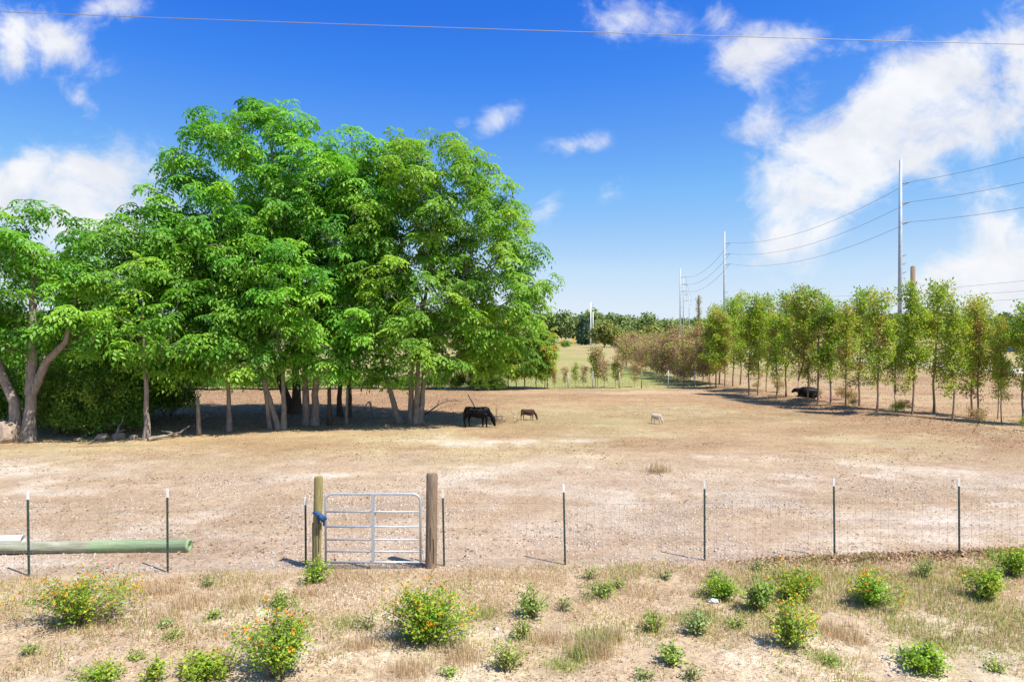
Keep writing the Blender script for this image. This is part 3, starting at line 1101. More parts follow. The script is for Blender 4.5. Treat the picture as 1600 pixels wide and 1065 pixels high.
BR = []
for s in range(2):
    rgs = np.random.default_rng(450 + s)
    tr = [[(rgs.normal(0, .06), rgs.normal(0, .06), 0), (rgs.normal(0, .25), rgs.normal(0, .2), .8)] for _ in range(3)]
    BR.append(make_tree(455 + s, tr, [(0, 0, .75, .8, .6, .65, 40)], .17, TUFT_S, .8, 1.2, (LEAF_DEAD, LEAF_ROW)[s], BARK_ROW, per_tip=3, spread=.15, tone=(.5, .55)[s], tvar=.25, tip_r=.005, seg=.3, minr=.005))
for i in range(11):
    y = 27.5 + i * 2.7 + rgr.uniform(-.4, .4)
    x = float(row_x(y)) + rgr.uniform(.2, 2.6)
    k = 0 if rgr.random() < .62 else 1
    if 44.0 < y < 49.5:
        x += 2.4
    place_tree('brush', ('low dry brown brush at the feet of the row trees', 'low green brush at the feet of the row trees')[k] + (' behind the resting cow' if 44 < y < 49.5 else ''), 'shrub', (x, y, gz(x, y)), BR[k], rgr.uniform(0, 6), 'brush under the planted row', rgr.uniform(.35, .7))

# ---- browned trees that carry the row on into the field
DEAD = []
for s in range(3):
    rgs = np.random.default_rng(500 + s)
    tr = [[(0, 0, 0), (rgs.normal(0, .06), 0, 1.2), (rgs.normal(0, .15), rgs.normal(0, .15), 3.9)]]
    DEAD.append(make_tree(510 + s, tr, [(0, 0, 2.9, 1.2, 1.2, 1.6, 55), (0, 0, 1.4, 1.15, 1.15, .9, 32)], .28, TUFT, .8, 1.25, LEAF_DEAD, BARK_ROW, per_tip=3, spread=.24, tone=(.45, .55, .78)[s], tvar=.3, tip_r=.006, upbias=.4, seg=.45, minr=.007))
DL = ['browned tree with dry reddish leaves', 'browned tree with tan dead leaves', 'half-green browned tree']
NUM = 'one two three four five six seven eight nine ten eleven twelve thirteen fourteen fifteen sixteen seventeen eighteen'.split()
y = 58.5
i = 0
while y < 104:
    x = float(row_x(y)) - .4 + rgr.uniform(-.5, .5)
    k = (0, 2, 1, 2, 1)[i % 5]
    place_tree('browned_tree', DL[k] + ', number %s in line from the back fence' % NUM[i], 'tree', (x, y, gz(x, y)), DEAD[k], rgr.uniform(0, 6.28), 'browned trees beyond the paddock', rgr.uniform(.9, 1.18))
    y += 2.0 + (y - 57) * .05
    i += 1
for i, (x, y) in enumerate(((15.0, 59.5), (15.6, 63), (14.9, 68), (14.2, 76))):
    place_tree('browned_tree', 'low tan browned tree beside the browned line, %s from the back fence' % ('first', 'second', 'third', 'fourth')[i], 'tree', (x, y, gz(x, y)), DEAD[1], y, 'browned trees beyond the paddock', rgr.uniform(.7, .95))

# ---- saplings and leafy young trees along the back fence
SAP = []
for s in range(3):
    rgs = np.random.default_rng(600 + s)
    tr = [[(0, 0, 0), (rgs.normal(0, .03), 0, 1.0), (rgs.normal(0, .08), 0, 2.2)]]
    SAP.append(make_tree(610 + s, tr, [(0, 0, 2.1, .5, .5, .6, 16), (0, 0, 1.2, .35, .35, .5, 10)], .22, TUFT_S, .9, 1.4, LEAF_DEAD if s != 1 else LEAF_YEL, BARK_ROW, per_tip=3, spread=.14, tone=.5, tvar=.22, tip_r=.006, upbias=.4, seg=.4, minr=.009))
SL = ['thin brown-leaved sapling at the back fence', 'small green sapling at the back fence', 'bare twiggy sapling at the back fence']
ORD = ['first', 'second', 'third', 'fourth', 'fifth', 'sixth', 'seventh', 'eighth', 'ninth', 'tenth']
for i, (px, py, top, k) in enumerate(((866, 607, 576, 2), (883, 606, 572, 2), (899, 606, 568, 1), (912, 606, 572, 0), (931, 606, 545, 1), (934, 606, 543, 0), (944, 606, 562, 0), (962, 606, 562, 1), (966, 606, 555, 0), (992, 605, 566, 0))):
    f = gp(px, py)
    z = at(px, top, f.y).z - f.z
    place_tree('sapling', SL[k] + ', %s from the leafy young trees' % ORD[i], 'sapling', f, SAP[k], px, 'saplings along the back fence', (z / 2.7, z / 2.7, z / 2.7))
YT = []
for s in range(3):
    rgs = np.random.default_rng(650 + s)
    tr = [[(0, 0, 0), (rgs.normal(0, .05), 0, 1.4), (rgs.normal(0, .15), 0, 4.2)]]
    YT.append(make_tree(660 + s, tr, [(0, 0, 3.6, 1.25, 1.2, 1.7, 75), (0, 0, 1.9, 1.1, 1.1, .8, 36)], .28, ROS, .55, .8, LEAF_YEL, BARK_ROW, per_tip=3, spread=.24, tone=(.4, .55, .7)[s], tvar=.2, tip_r=.007, seg=.45))
YL = ['young green tree at the back fence', 'young yellow-green tree at the back fence', 'young tree with yellow and orange leaves at the back fence']
for i, (px, py, top, k) in enumerate(((735, 609, 480, 0), (768, 609, 490, 0), (795, 608, 478, 1), (806, 608, 512, 2), (820, 608, 492, 0), (838, 607, 500, 1), (851, 607, 520, 2))):
    f = gp(px, py)
    z = at(px, top, f.y).z - f.z
    place_tree('young_tree', YL[k] + ', %s from the saplings' % ORD[6 - i], 'tree', f, YT[k], px, 'young trees along the back fence', (z / 5.4 * .95, z / 5.4 * .95, z / 5.4))

# ---- far trees and the wood on the horizon
def far_tree_mesh(seed, leaf, w, h, n, tone=.5, cone=False, temps=None):
    rgs = np.random.default_rng(seed)
    if cone:
        en = [(0, 0, h * .3, w, w, h * .26, n // 2), (0, 0, h * .55, w * .75, w * .75, h * .25, n // 3), (0, 0, h * .82, w * .42, w * .42, h * .2, n // 6)]
    else:
        en = [(0, 0, h * .66, w * .9, w * .9, h * .34, n // 2), (-w * .4, 0, h * .5, w * .7, w * .7, h * .3, n // 4), (w * .4, 0, h * .48, w * .7, w * .7, h * .3, n // 4)]
    return make_tree(seed, [[(0, 0, 0), (.1, 0, h * .4), (0, .1, h * .8)]], en, w * .1, temps or TUFT_FAR, .6, 1.05, leaf, BARK_DARK, per_tip=2, spread=w * .08, tone=tone, tvar=.25, tip_r=.03, seg=1.5, minr=.04)


for px, Y, w, h, leaf, cone, lab in ((913, 330, 4.2, 13.5, FAR_DARK, True, 'dark blue-green conical tree behind the far utility pole'),
                                     (944, 255, 4.8, 9.8, FAR_TAN, False, 'olive and tan rounded tree right of the far utility pole'),
                                     (962, 262, 3.6, 6.8, FAR_TAN, False, 'low tan bushy tree at the end of the field'),
                                     (1013, 300, 5.0, 14.5, FAR_LEAF, False, 'round-topped tree rising above the far wood'),
                                     (1020, 215, 4.2, 7.0, FAR_TAN, False, 'yellowish tree above the browned row'),
                                     (1103, 150, 3.2, 9.0, LEAF_ROW, False, 'green tree behind the first row trees'),
                                     (1120, 160, 3.6, 10.5, FAR_LEAF, False, 'muted green tree behind the first row trees, below the second steel pole'),
                                     (1572, 190, 8.5, 9.0, FAR_DARK, False, 'dark broad tree above the white house'),
                                     (1540, 230, 7.5, 8.0, FAR_DARK, False, 'dark low tree left of the white house')):
    c = at(px, 500, Y)
    ms = far_tree_mesh(int(px), leaf, w, h, 130, .5, cone, TUFT_FAR if Y > 180 else TUFT_MID if Y > 120 else TUFT)
    place_tree('far_tree', lab, 'tree', (c.x, Y, 0), ms)


def far_wood():
    rgs = np.random.default_rng(71)
    pts, ton, nor = [], [], []
    x = -520.0
    while x < 620:
        Y = rgs.uniform(395, 470)
        w = rgs.uniform(6, 12)
        edge = sst(250, 420, abs(x))
        h = rgs.uniform(15, 21) * (1 - .25 * edge)
        if 70 < x < 140:
            h *= .8
        t0 = rgs.uniform(.25, .75)
        n = 62
        d = rgs.normal(0, 1, (n, 3))
        d /= np.linalg.norm(d, axis=1, keepdims=True)
        d[:, 2] = np.abs(d[:, 2]) * 1.3 - .3
        p = np.array((x, Y, h * .42)) + d * np.array((w, w * .8, h * .52)) * rgs.uniform(.8, 1.05, (n, 1))
        pts.append(p)
        nor.append(d + np.array((0, 0, .5)))
        ton.append(np.full(n, t0) + rgs.normal(0, .12, n))
        x += rgs.uniform(1.6, 3.4)
    V, F, A = foliage(rgs, np.concatenate(pts), np.concatenate(nor), TUFT_FAR, 1.1, 1.9, np.concatenate(ton))
    o = mobj('far_wood', np_mesh('far_wood', V, F, FAR_LEAF, vary=A), kind='stuff')
    tag(o, 'distant green wood along the horizon beyond the field', 'wood')


far_wood()
c = at(883, 541, 4.27 * FOC / (543 - HORIZON))
place_tree('field_bush', 'small round green bush alone in the far dry field', 'bush', (c.x, c.y, 0), SHRUB[1], .4, None, (1.3, 1.1, 1.0))

# ------------------------------------------------------------------ power line
def catenary(a, b, sag, n=18):
    a, b = Vector(a), Vector(b)
    return [a.lerp(b, t / n) - Vector((0, 0, 4 * sag * (t / n) * (1 - t / n))) for t in range(n + 1)]


poles = []
def steel_pole(x, Y, top, arms, lows, label, r0=.27, r1=.15, arm=1.05):
    o = thing('utility_pole', label, 'pole', (x, Y, 0), 0, 'steel poles of the power line')
    mb = MB().tube([(0, 0, -.3), (0, 0, top * .5), (0, 0, top)], [r0, (r0 + r1) / 2, r1], 10)
    mb.build('shaft', POLE_STEEL, o, True)
    MB().tube([(0, 0, top), (0, 0, top + .12)], [r1 * .8, r1 * .3], 8).build('cap', POLE_STEEL, o)
    ends = []
    for z in arms:
        MB().tube([(r1 * .6, 0, z - .10), (arm * .5, 0, z), (arm, 0, z + .10)], [.10, .085, .06], 6).build('insulator_arm', CABLE, o)
        ends.append(Vector((x + arm, Y, z + .10)))
    for z in lows:
        MB().tube([(r1 * .6, 0, z - .08), (.42, 0, z - .12), (.66, 0, z + .06)], [.06, .05, .035], 6).build('bracket', CABLE, o)
        ends.append(Vector((x + .66, Y, z + .06)))
    poles.append(ends)
    return o


def zt(py, Y):
    return at(800, py, Y).z


steel_pole(46.0, 17.0, 23.5, (21.6, 19.4, 17.2), (13.4, 12.5, 11.6), 'tall grey steel pole outside the planted row')
p = at(1407, 300, 76)
steel_pole(p.x, 76, zt(250, 76), (zt(286, 76), zt(317, 76), zt(348, 76)), (zt(398, 76), zt(411, 76), zt(425, 76)), 'tallest grey steel pole rising behind the bushiest row trees')
p = at(1132, 400, 129)
steel_pole(p.x, 129, zt(362, 129), (zt(380, 129), zt(397, 129), zt(413, 129)), (zt(456, 129), zt(464, 129)), 'grey steel pole rising at the far end of the planted row', .27, .13)
p = at(1063, 450, 200)
steel_pole(p.x, 200, zt(420, 200), (zt(433, 200), zt(444, 200), zt(455, 200)), (zt(480, 200),), 'slim grey steel pole above the browned trees, next to a shorter pole', .28, .15, 1.7)
p = at(1068, 450, 270)
steel_pole(p.x, 270, zt(432, 270), (zt(445, 270), zt(460, 270), zt(470, 270)), (), 'faint far steel pole with short arms above the browned trees', .22, .14, 1.6)
p = at(1077, 480, 330)
steel_pole(p.x, 330, zt(462, 330), (zt(470, 330), zt(476, 330)), (), 'smallest far pole between the vine-wrapped post and the slim steel pole', .26, .16, 1.2)

for k in range(3):
    mb = MB()
    for a, b, s in zip(poles[:-1], poles[1:], (1.9, 2.0, 1.9, 1.5, .5)):
        if k < len(a) and k < len(b):
            mb.tube(catenary(a[k], b[k], s), .022 if a[k].y < 100 else .03, 4, False)
    o = mb.build('power_line', CABLE)
    tag(o, ('highest', 'middle', 'lowest')[k] + ' sagging conductor strung along the arms of the steel poles', 'cable', 'conductors of the power line')
# shorter concrete poles by the far wood with yellow guy guards
for px, top, base, lab in ((923, 472, 541, 'white concrete utility pole standing alone in the dry field'), (926.5, 487, 538, 'shorter white pole right behind the lone field pole')):
    Y = CAM_H * FOC / (base - HORIZON)
    q = at(px, base, Y)
    o = thing('utility_pole', lab, 'pole', (q.x, Y, 0))
    h = zt(top, Y)
    MB().tube([(0, 0, -.3), (0, 0, h)], [.30, .20], 8).build('shaft', WHITE_SIDING, o, True)
    for z in ((h - 1.0, h - 2.0) if px < 925 else (h - 1,)):
        MB().tube([(0, 0, z), (1.3, 0, z + .1)], [.09, .06], 5).build('insulator_arm', CABLE, o)
for px, py0, py1, lab in ((874, 535.5, 528, 'yellow slanting guy guard at the edge of the far wood, lower one'), (894, 535, 525.5, 'taller yellow slanting guy guard at the edge of the far wood')):
    Y = 300
    a, b = at(px, py0, Y), at(px + 5, py1, Y)
    a.z = 0.0
    o = MB().tube([(0, 0, -.1), b - a], .28, 6).build('guy_guard', YELLOW)
    o.location = a
    tag(o, lab, 'guy marker')
# wooden poles
f = at(1426, 520, 66)
o = thing('wooden_pole', 'thick brown wooden pole standing next to the tallest steel pole', 'pole', (f.x, 66, 0))
MB().tube([(0, 0, -.3), (0, 0, zt(417, 66))], [.27, .21], 10).build('shaft', WOOD_GREY, o, True)
MB().tube([(0, 0, zt(417, 66)), (0, 0, zt(415.5, 66))], [.21, .12], 10).build('cap', WOOD_GREY, o)
f = at(1092, 500, 118)
o = thing('vine_post', 'vine-wrapped wooden post above the first row trees', 'pole', (f.x, 118, 0))
MB().tube([(0, 0, -.3), (0, 0, zt(461, 118))], [.24, .17], 8).build('shaft', WOOD_GREY, o, True)
rgs = np.random.default_rng(4)
n = 120
P = np.stack([rgs.normal(0, .2, n), rgs.normal(0, .2, n), rgs.uniform(2.5, zt(464, 118), n)], 1)
V, F, A = foliage(rgs, P, rgs.normal(0, 1, (n, 3)), TUFT, .8, 1.3, rgs.uniform(.1, .7, n))
mobj('vine', np_mesh('vine', V, F, FAR_TAN, vary=A), o)
# second, lower line along the road
for x, Y in ((66.0, 38.0), (62.0, 138.0)):
    o = thing('wooden_pole', 'brown wooden pole carrying the low line by the road', 'pole', (x, Y, 0), 0, 'poles of the low line by the road')
    MB().tube([(0, 0, -.3), (0, 0, 12.6)], [.2, .15], 8).build('shaft', WOOD_GREY, o, True)
    MB().box((0, 0, 12.0), (2.0, .1, .12)).build('crossarm', WOOD_GREY, o)
for k, (z0, z1) in enumerate(((11.3, 12.1), (9.9, 11.0), (8.9, 10.0))):
    o = MB().tube(catenary((66, 38, z0 + .4), (62, 138, z1), .7), .02, 4, False).build('low_line', CABLE)
    tag(o, ('upper', 'middle', 'bottom')[k] + ' wire of the low line behind the right end of the row', 'cable', 'wires of the low line')
# cable overhead
o = MB().tube(catenary(at(-700, -10, 13.5), at(2300, 85, 14.5), .12, 30), .008, 5, False).build('overhead_cable', CABLE)
tag(o, 'single dark cable crossing high over the verge and gate', 'cable')

# white house far right
q = at(1592, 545, 196)
o = thing('white_house', 'low white house with grey roof glimpsed beyond the road', 'house', (q.x + 4.5, 196, 0))
MB().box((0, 0, 1.5), (13, 6, 3.0)).build('wall', WHITE_SIDING, o)
mb = MB()
mb.add([(-6.8, -3.4, 2.98), (6.8, -3.4, 2.98), (6.8, 3.4, 2.98), (-6.8, 3.4, 2.98), (-6.8, 0, 4.3), (6.8, 0, 4.3)], [(0, 1, 5, 4), (2, 3, 4, 5), (0, 4, 3), (1, 2, 5), (3, 2, 1, 0)])
mb.build('roof', ROOF_GREY, o)
for wx in (-4.5, -2.2, 3.2):
    w = MB().box((wx, -3.03, 1.7), (1.2, .06, 1.1)).build('window', WHITE_SIDING, o)
    MB().box((wx, -3.07, 1.7), (1.0, .04, .9)).build('pane', GLASS_DARK, w)
MB().box((.6, -3.03, 1.1), (1.0, .06, 2.1)).build('door', ROOF_GREY, o)

# ------------------------------------------------------------------ fences and gate
def t_post_mesh(h):
    mb = MB()
    mb.box((0, 0, h / 2 - .05), (.036, .010, h + .1))          # flange
    mb.box((0, .017, h / 2 - .05), (.010, .024, h + .1))       # stem
    k = .06
    while k < h - .2:
        mb.box((0, -.010, k), (.016, .010, .022))              # studs
        k += .054
    return mb


def t_post(px, base, top, parent, origin, label=None):
    f = gp(px, base)
    h = at(px, top, f.y).z - f.z
    tip = .15
    o = t_post_mesh(h - tip).build('t_post', TPOST, parent)
    o.location = f - origin
    o.rotation_euler = (0, R(random.uniform(-1.2, .4)), R(random.uniform(-8, 8)))
    mb = MB().box((0, 0, h - tip / 2 - .0005), (.039, .014, tip)).box((0, .018, h - tip / 2), (.013, .026, tip))
    mb.build('white_tip', TIP, o)
    return f, h


def wire_mesh(parent, pts, origin, h=1.14, zs=(.03, .14, .26, .39, .54, .70, .88, 1.13), step=.152, r=.0017):
    mb = MB()
    for a, b in zip(pts[:-1], pts[1:]):
        L = (b - a).length
        for z in zs:
            mb.tube([a + Vector((0, -.02, z)) - origin, (a + b) / 2 + Vector((0, -.02 + random.uniform(-.01, .01), z - .004)) - origin, b + Vector((0, -.02, z)) - origin], r, 3, False)
        n = int(L / step)
        for i in range(n):
            q = a.lerp(b, (i + .5) / n) + Vector((random.uniform(-.004, .004), -.022, 0))
            q = q - origin
            mb.tube([q + Vector((0, 0, zs[0])), q + Vector((random.uniform(-.006, .006), 0, zs[-1]))], r * .9, 3, False)
    return mb.build('wire_mesh', WIRE, parent, kind='stuff')


# left run
orig = gp(262, 893)
fl = thing('wire_fence', 'woven wire fence on dark steel posts beside the green pipe', 'fence', orig)
pts = [gp(-170, 906)]
for px, b, t_ in ((45, 900, 767), (262, 894, 764), (478, 886, 776)):
    q, h = t_post(px, b, t_, fl, orig)
    pts.append(q)
pts.append(gp(492, 888))
wire_mesh(fl, pts, orig)
orig = gp(1101, 874)
fr = thing('wire_fence', 'woven wire fence on dark steel posts running right from the grey-brown gate post', 'fence', orig)
pts = [gp(676, 886)]
for px, b, t_ in ((694, 884, 765), (883, 882, 756), (1101, 875, 751), (1304, 868, 747), (1499, 867, 747), (1700, 862, 742)):
    q, h = t_post(px, b, t_, fr, orig)
    pts.append(q)
wire_mesh(fr, pts, orig)


def wood_post(px, base, top, r, mat, label, lean):
    f = gp(px, base)
    h = at(px, top, f.y).z - f.z
    o = thing('gate_post', label, 'post', f)
    rg2 = random.Random(px)
    n = 14
    V, F = [], []
    zs = [-.15, .0, .25, .5, .8, 1.1, h - .03, h]
    for i, z in enumerate(zs):
        for k in range(n):
            a = 2 * PI * k / n
            rr = r * (1 + .05 * math.sin(3 * a + 1 + z) + rg2.uniform(-.03, .03)) * (1.0 - .05 * z / h) * (.93 if i == len(zs) - 1 else 1)
            V.append((rr * math.cos(a) + lean * z, rr * math.sin(a), z + (rg2.uniform(-.008, .008) if i == len(zs) - 1 else 0)))
        if i:
            for k in range(n):
                k2 = (k + 1) % n
                F.append(((i - 1) * n + k, (i - 1) * n + k2, i * n + k2, i * n + k))
    V += V[-n:]
    F.append(tuple(len(zs) * n + k for k in range(n)))
    MB().add(V, F).build('shaft', mat, o, True)
    for k in range(3):      # drying checks: long dark splits cut as grooves of their own
        a = -PI / 2 + (k - 1) * .7 + rg2.uniform(-.2, .2)
        z0 = rg2.uniform(.1, .4)
        z1 = z0 + rg2.uniform(.4, .8)
        MB().box((r * .985 * math.cos(a) + lean * (z0 + z1) / 2, r * .985 * math.sin(a), (z0 + z1) / 2), (.008, .02, z1 - z0), a + PI / 2).build('drying_crack', BARK_DARK, o)
    return f, h


gl, hl = wood_post(494, 889, 744, .082, WOOD_GREEN, 'mossy greenish wooden post tied to the gate with blue webbing', .03)
gr, hr = wood_post(673, 886, 739, .108, WOOD_GREY, 'thick weathered grey-brown wooden post at the hinge side of the gate', .015)

ga, gb = at(509, 880, gl.y - .02), at(657, 880, gr.y - .06)
gw = (gb.xy - ga.xy).length
gate = thing('metal_gate', 'six-foot galvanized tube gate between two wooden posts', 'gate', (ga.x, ga.y, min(ga.z, gb.z) + .02), math.atan2(gb.y - ga.y, gb.x - ga.x))
gh = at(580, 773, gl.y).z - at(580, 880, gl.y).z
gz0 = max(gz(ga.x, ga.y), gz(gb.x, gb.y)) - gate.location.z
tr = .021
cr = .13
fr_pts = [(0, 0, 0)]
fr_pts += [(0, 0, gh - cr)] + [(cr - cr * math.cos(a), 0, gh - cr + cr * math.sin(a)) for a in (R(30), R(60), R(90))]
fr_pts += [(gw - cr + cr * math.sin(a), 0, gh - cr + cr * math.cos(a)) for a in (0, R(30), R(60), R(90))] + [(gw, 0, 0)]
MB().tube(fr_pts, tr, 10).build('frame', GALV, gate, True)
zr = [0.012] + [gh * (1 - (v - 265) / (905 - 265)) for v in (800, 690, 570, 430)]
for z in zr:
    MB().tube([(0, 0, z), (gw, 0, z)], tr * .86, 8).build('rail', GALV, gate, True)
MB().box((gw * .5, -.022, gh / 2), (.055, .006, gh - .01)).box((gw * .5 + .026, .0, gh / 2), (.006, .05, gh - .01)).build('center_stile', GALV, gate)
for z in (gh * .16, gh * .86):
    MB().tube([(gw - .01, 0, z), (gw + .05, 0, z)], .012, 6).tube([(gw + .045, 0, z - .04), (gw + .045, 0, z + .04)], .017, 8).build('hinge', GALV, gate)
mb = MB()
n = int(gw / .152)
for i in range(1, n):
    mb.tube([(gw * i / n, .024, .02), (gw * i / n, .024, gh - .04)], .0016, 3, False)
mb.build('wire_mesh', WIRE, gate, kind='stuff')

# blue webbing tied round the post and the gate frame
q = at(503, 806, gl.y - .09)
st = thing('blue_strap', 'blue webbing knotted round the mossy post and gate frame', 'strap', (q.x, q.y, q.z))
MB().tube([(-.16, .04, .05), (-.10, -.03, .06), (-.03, -.05, .03), (.03, -.03, -.02), (.06, .05, -.06)], [.03, .035, .045, .04, .025], 7).build('loop', BLUE, st, True)
MB().tube([(-.04, -.04, .05), (.0, -.07, .0), (.035, -.05, -.08)], [.03, .05, .03], 7).build('knot', BLUE, st, True)
MB().box((-.045, -.05, -.05), (.045, .008, .15), .2).build('loose_end', BLUE, st)
MB().box((.045, -.035, -.11), (.04, .008, .12), -.2).build('loose_end', BLUE, st)

# back fence across the paddock
orig = gp(800, 607)
bf = thing('back_fence', 'thin wire fence on slim posts along the far edge of the paddock', 'fence', (0, 56, 0))
x = -34.0
prev = []
while x < 16.6:
    y = 56 + .01 * x
    z = gz(x, y)
    h = 1.35 + random.uniform(-.1, .15)
    p_ = MB().tube([(0, 0, -.1), (random.uniform(-.05, .05), 0, h)], [.045, .035], 6).build('post', BARK_ROW if random.random() < .4 else POLE_STEEL, bf, True)
    p_.location = (x, y - 56, z)
    prev.append(Vector((x, y - 56, z)))
    x += random.uniform(1.7, 2.3)
mb = MB()
for a, b in zip(prev[:-1], prev[1:]):
    for z in (.25, .5, .75, 1.0, 1.2):
        mb.tube([a + Vector((0, -.04, z)), b + Vector((0, -.04, z))], .003, 3, False)
mb.build('wire', WIRE, bf, kind='stuff')

# ------------------------------------------------------------------ pipe, boulder, debris
ea, eb = gp(297, 860), gp(-150, 866)
d = (ea - eb)
L = d.length
pr = .125
BX = (gp(140, 862) - (ea + eb) / 2).dot(d.normalized())
o = thing('green_pipe', 'long pole lying on gravel, green sleeve on its hollow end, split grey towards the other', 'pipe', ((ea + eb) / 2 + Vector((0, 0, pr - .02))), math.atan2(d.y, d.x))
o.location += d.normalized() * BX
n = 20
V, F = [], []
xe, xs_ = L / 2 - BX, -L / 2 - BX
prof = [(xs_, pr * .9), (-1.2, pr * .93), (-.03, pr * .95), (.03, pr), (xe - .06, pr), (xe - .055, pr * 1.06), (xe, pr * 1.06), (xe, pr * .62), (xe - .5, pr * .6)]
for i, (x, r) in enumerate(prof):
    for k in range(n):
        a = 2 * PI * k / n
        V.append((x, r * math.cos(a), r * math.sin(a)))
    if i:
        for k in range(n):
            k2 = (k + 1) % n
            F.append(((i - 1) * n + k, i * n + k, i * n + k2, (i - 1) * n + k2))
F.append(tuple(k for k in range(n)))
F.append(tuple((len(prof) - 1) * n + k for k in range(n - 1, -1, -1)))
MB().add([(v[0], v[1], v[2]) for v in V], F).build('sleeve', PIPE, o, True)
MB().tube([(-2.4, -pr * .84, .02), (-1.4, -pr * .88, -.03), (-.45, -pr * .85, -.045)], [.004, .018, .004], 5).build('split', BARK_DARK, o)
ea, eb = gp(36, 848), gp(-160, 850)
d = ea - eb
o = thing('white_pipe', 'white plastic pipe end lying behind the green pipe', 'pipe', (ea + eb) / 2 + Vector((0, 0, .075)), math.atan2(d.y, d.x))
L = d.length
MB().tube([(-L / 2, 0, 0), (L / 2, 0, 0)], .085, 16, False).tube([(L / 2, 0, 0), (-L / 2, 0, 0)], .075, 16, False).build('wall', PVC, o, True)


def rock_mesh(seed, name='rock', mat=None):
    bm = bmesh.new()
    bmesh.ops.create_icosphere(bm, subdivisions=3, radius=1)
    rg2 = random.Random(seed)
    dirs = [(Vector((rg2.gauss(0, 1), rg2.gauss(0, 1), rg2.gauss(0, 1))).normalized(), rg2.uniform(.55, .9)) for _ in range(14)]
    for v in bm.verts:
        p = v.co.copy()
        for d, c in dirs:
            k = p.dot(d) - c
            if k > 0:
                p -= d * k * .9
        v.co = p * rg2.uniform(.98, 1.02)
    me = bpy.data.meshes.new(name)
    bm.to_mesh(me)
    bm.free()
    me.materials.append(mat or ROCK)
    return me


RK = [rock_mesh(3), rock_mesh(8), rock_mesh(9)]
for px, py, s, k, lab in ((4, 692, (.55, .5, .62), 0, 'brown boulder at the foot of the two thick mottled trunks'), (153, 688, (.42, .3, .22), 1, 'flat tan rock on the soil rim under the shrubs'),
                          (182, 686, (.30, .25, .24), 2, 'small grey rock left of the slim straight trunk'), (118, 690, (.22, .2, .12), 1, 'small low rock below the vine-covered shrub'), (205, 687, (.2, .18, .14), 0, 'little rock beside the foot of the slim straight trunk')):
    f = gp(px, py)
    o = mobj('rock', RK[k])
    o.location = f + Vector((0, .2, s[2] * .45))
    o.scale = s
    o.rotation_euler = (0, 0, px)
    tag(o, lab, 'rock')


def branch(px, py, px2, py2, r, label, side=3, rise=.06, name='fallen_branch', mat=None, group=None):
    a, b = gp(px, py), gp(px2, py2)
    rg2 = random.Random(px)
    n = 7
    pts = []
    for i in range(n + 1):
        p = a.lerp(b, i / n)
        pts.append(Vector((p.x, p.y + rg2.uniform(-.1, .1), gz(p.x, p.y) + r * .8 + rise * math.sin(PI * i / n))) - a)
    o = thing(name, label, 'branch', a, 0, group)
    MB().tube(pts, [r * (1 - .75 * i / n) for i in range(n + 1)], 6).build('stem', mat or BARK, o, True)
    for k in range(side):
        i = rg2.randint(1, n - 1)
        e = pts[i] + Vector((rg2.uniform(-.6, .6), rg2.uniform(-.6, .6), rg2.uniform(.05, .4)))
        MB().tube([pts[i], (pts[i] + e) / 2 + Vector((0, 0, .04)), e], [r * .5, r * .35, r * .15], 5).build('twig', mat or BARK, o, True)
    return o


branch(232, 689, 283, 682, .09, 'grey fallen branch on the soil rim right of the slim straight trunk', 4, .05)
branch(180, 688, 196, 676, .06, 'bleached broken branch leaning beside the small grey rock', 4, .5)
branch(665, 648, 722, 628, .05, 'long dark low branch reaching right from the pale stems', 3, .35, mat=BARK_DARK)
branch(100, 672, 142, 655, .07, 'dead grey limb lying across the undergrowth', 3, .8)
branch(1010, 742, 1042, 738, .012, 'dry sticks lying by the grass clump in the open paddock', 3, .05)
branch(585, 655, 570, 640, .06, 'short leaning dead limb left of the pale stems', 2, .6)
branch(300, 668, 345, 655, .04, 'dry brown branch in the leaf litter behind the bleached stub', 4, .3)
# reddish stick leaning up behind the cow
f = gp(745, 664)
a_ = at(731, 616, f.y + 4.5)
b_ = at(742, 640, f.y + 1.2)
o = thing('leaning_stick', 'thin reddish stick leaning from the ground behind the black cow', 'stick', (0, 0, 0))
gb_ = gp(751, 655)
o.location = gb_
MB().tube([Vector((0, 0, -.05)), at(741, 634, gb_.y + .3) - gb_, at(731, 616, gb_.y + .6) - gb_], [.035, .03, .02], 6).build('stem', BARK_ROW, o, True)

# brushwood heap beside the cow's head
f = gp(787, 660)
o = thing('brush_heap', 'twiggy dry brush heap between the black cow and the calf', 'brush', f)
rgb = random.Random(8)
for i in range(26):
    s = Vector((rgb.uniform(-.6, .6), rgb.uniform(-.3, .3), .02))
    e = s + Vector((rgb.uniform(-.5, .6), rgb.uniform(-.3, .3), rgb.uniform(.2, 1.05) if i < 17 else .05))
    MB().tube([s, (s + e) / 2 + Vector((rgb.uniform(-.1, .1), 0, .08)), e], [.02, .014, .005], 4).build('twig', BARK_ROW, o)

# ------------------------------------------------------------------ animals
def loft_rings(mb, rings, n=14):
    """rings: (centre, direction, half width, half height)"""
    b0 = len(mb.v)
    V, F = [], []
    for (c, d, hw, hh) in rings:
        c, d = Vector(c), Vector(d).normalized()
        side = Vector((0, 1, 0))
        up = d.cross(side).normalized()
        if up.z < 0 and abs(up.z) > .2:
            up = -up
        for k in range(n):
            a = 2 * PI * k / n
            V.append(c + side * (hw * math.cos(a)) + up * (hh * math.sin(a)))
    m = len(rings)
    for i in range(m - 1):
        for k in range(n):
            k2 = (k + 1) % n
            F.append((i * n + k, i * n + k2, (i + 1) * n + k2, (i + 1) * n + k))
    F.append(tuple(range(n - 1, -1, -1)))
    F.append(tuple((m - 1) * n + k for k in range(n)))
    mb.add(V, F)


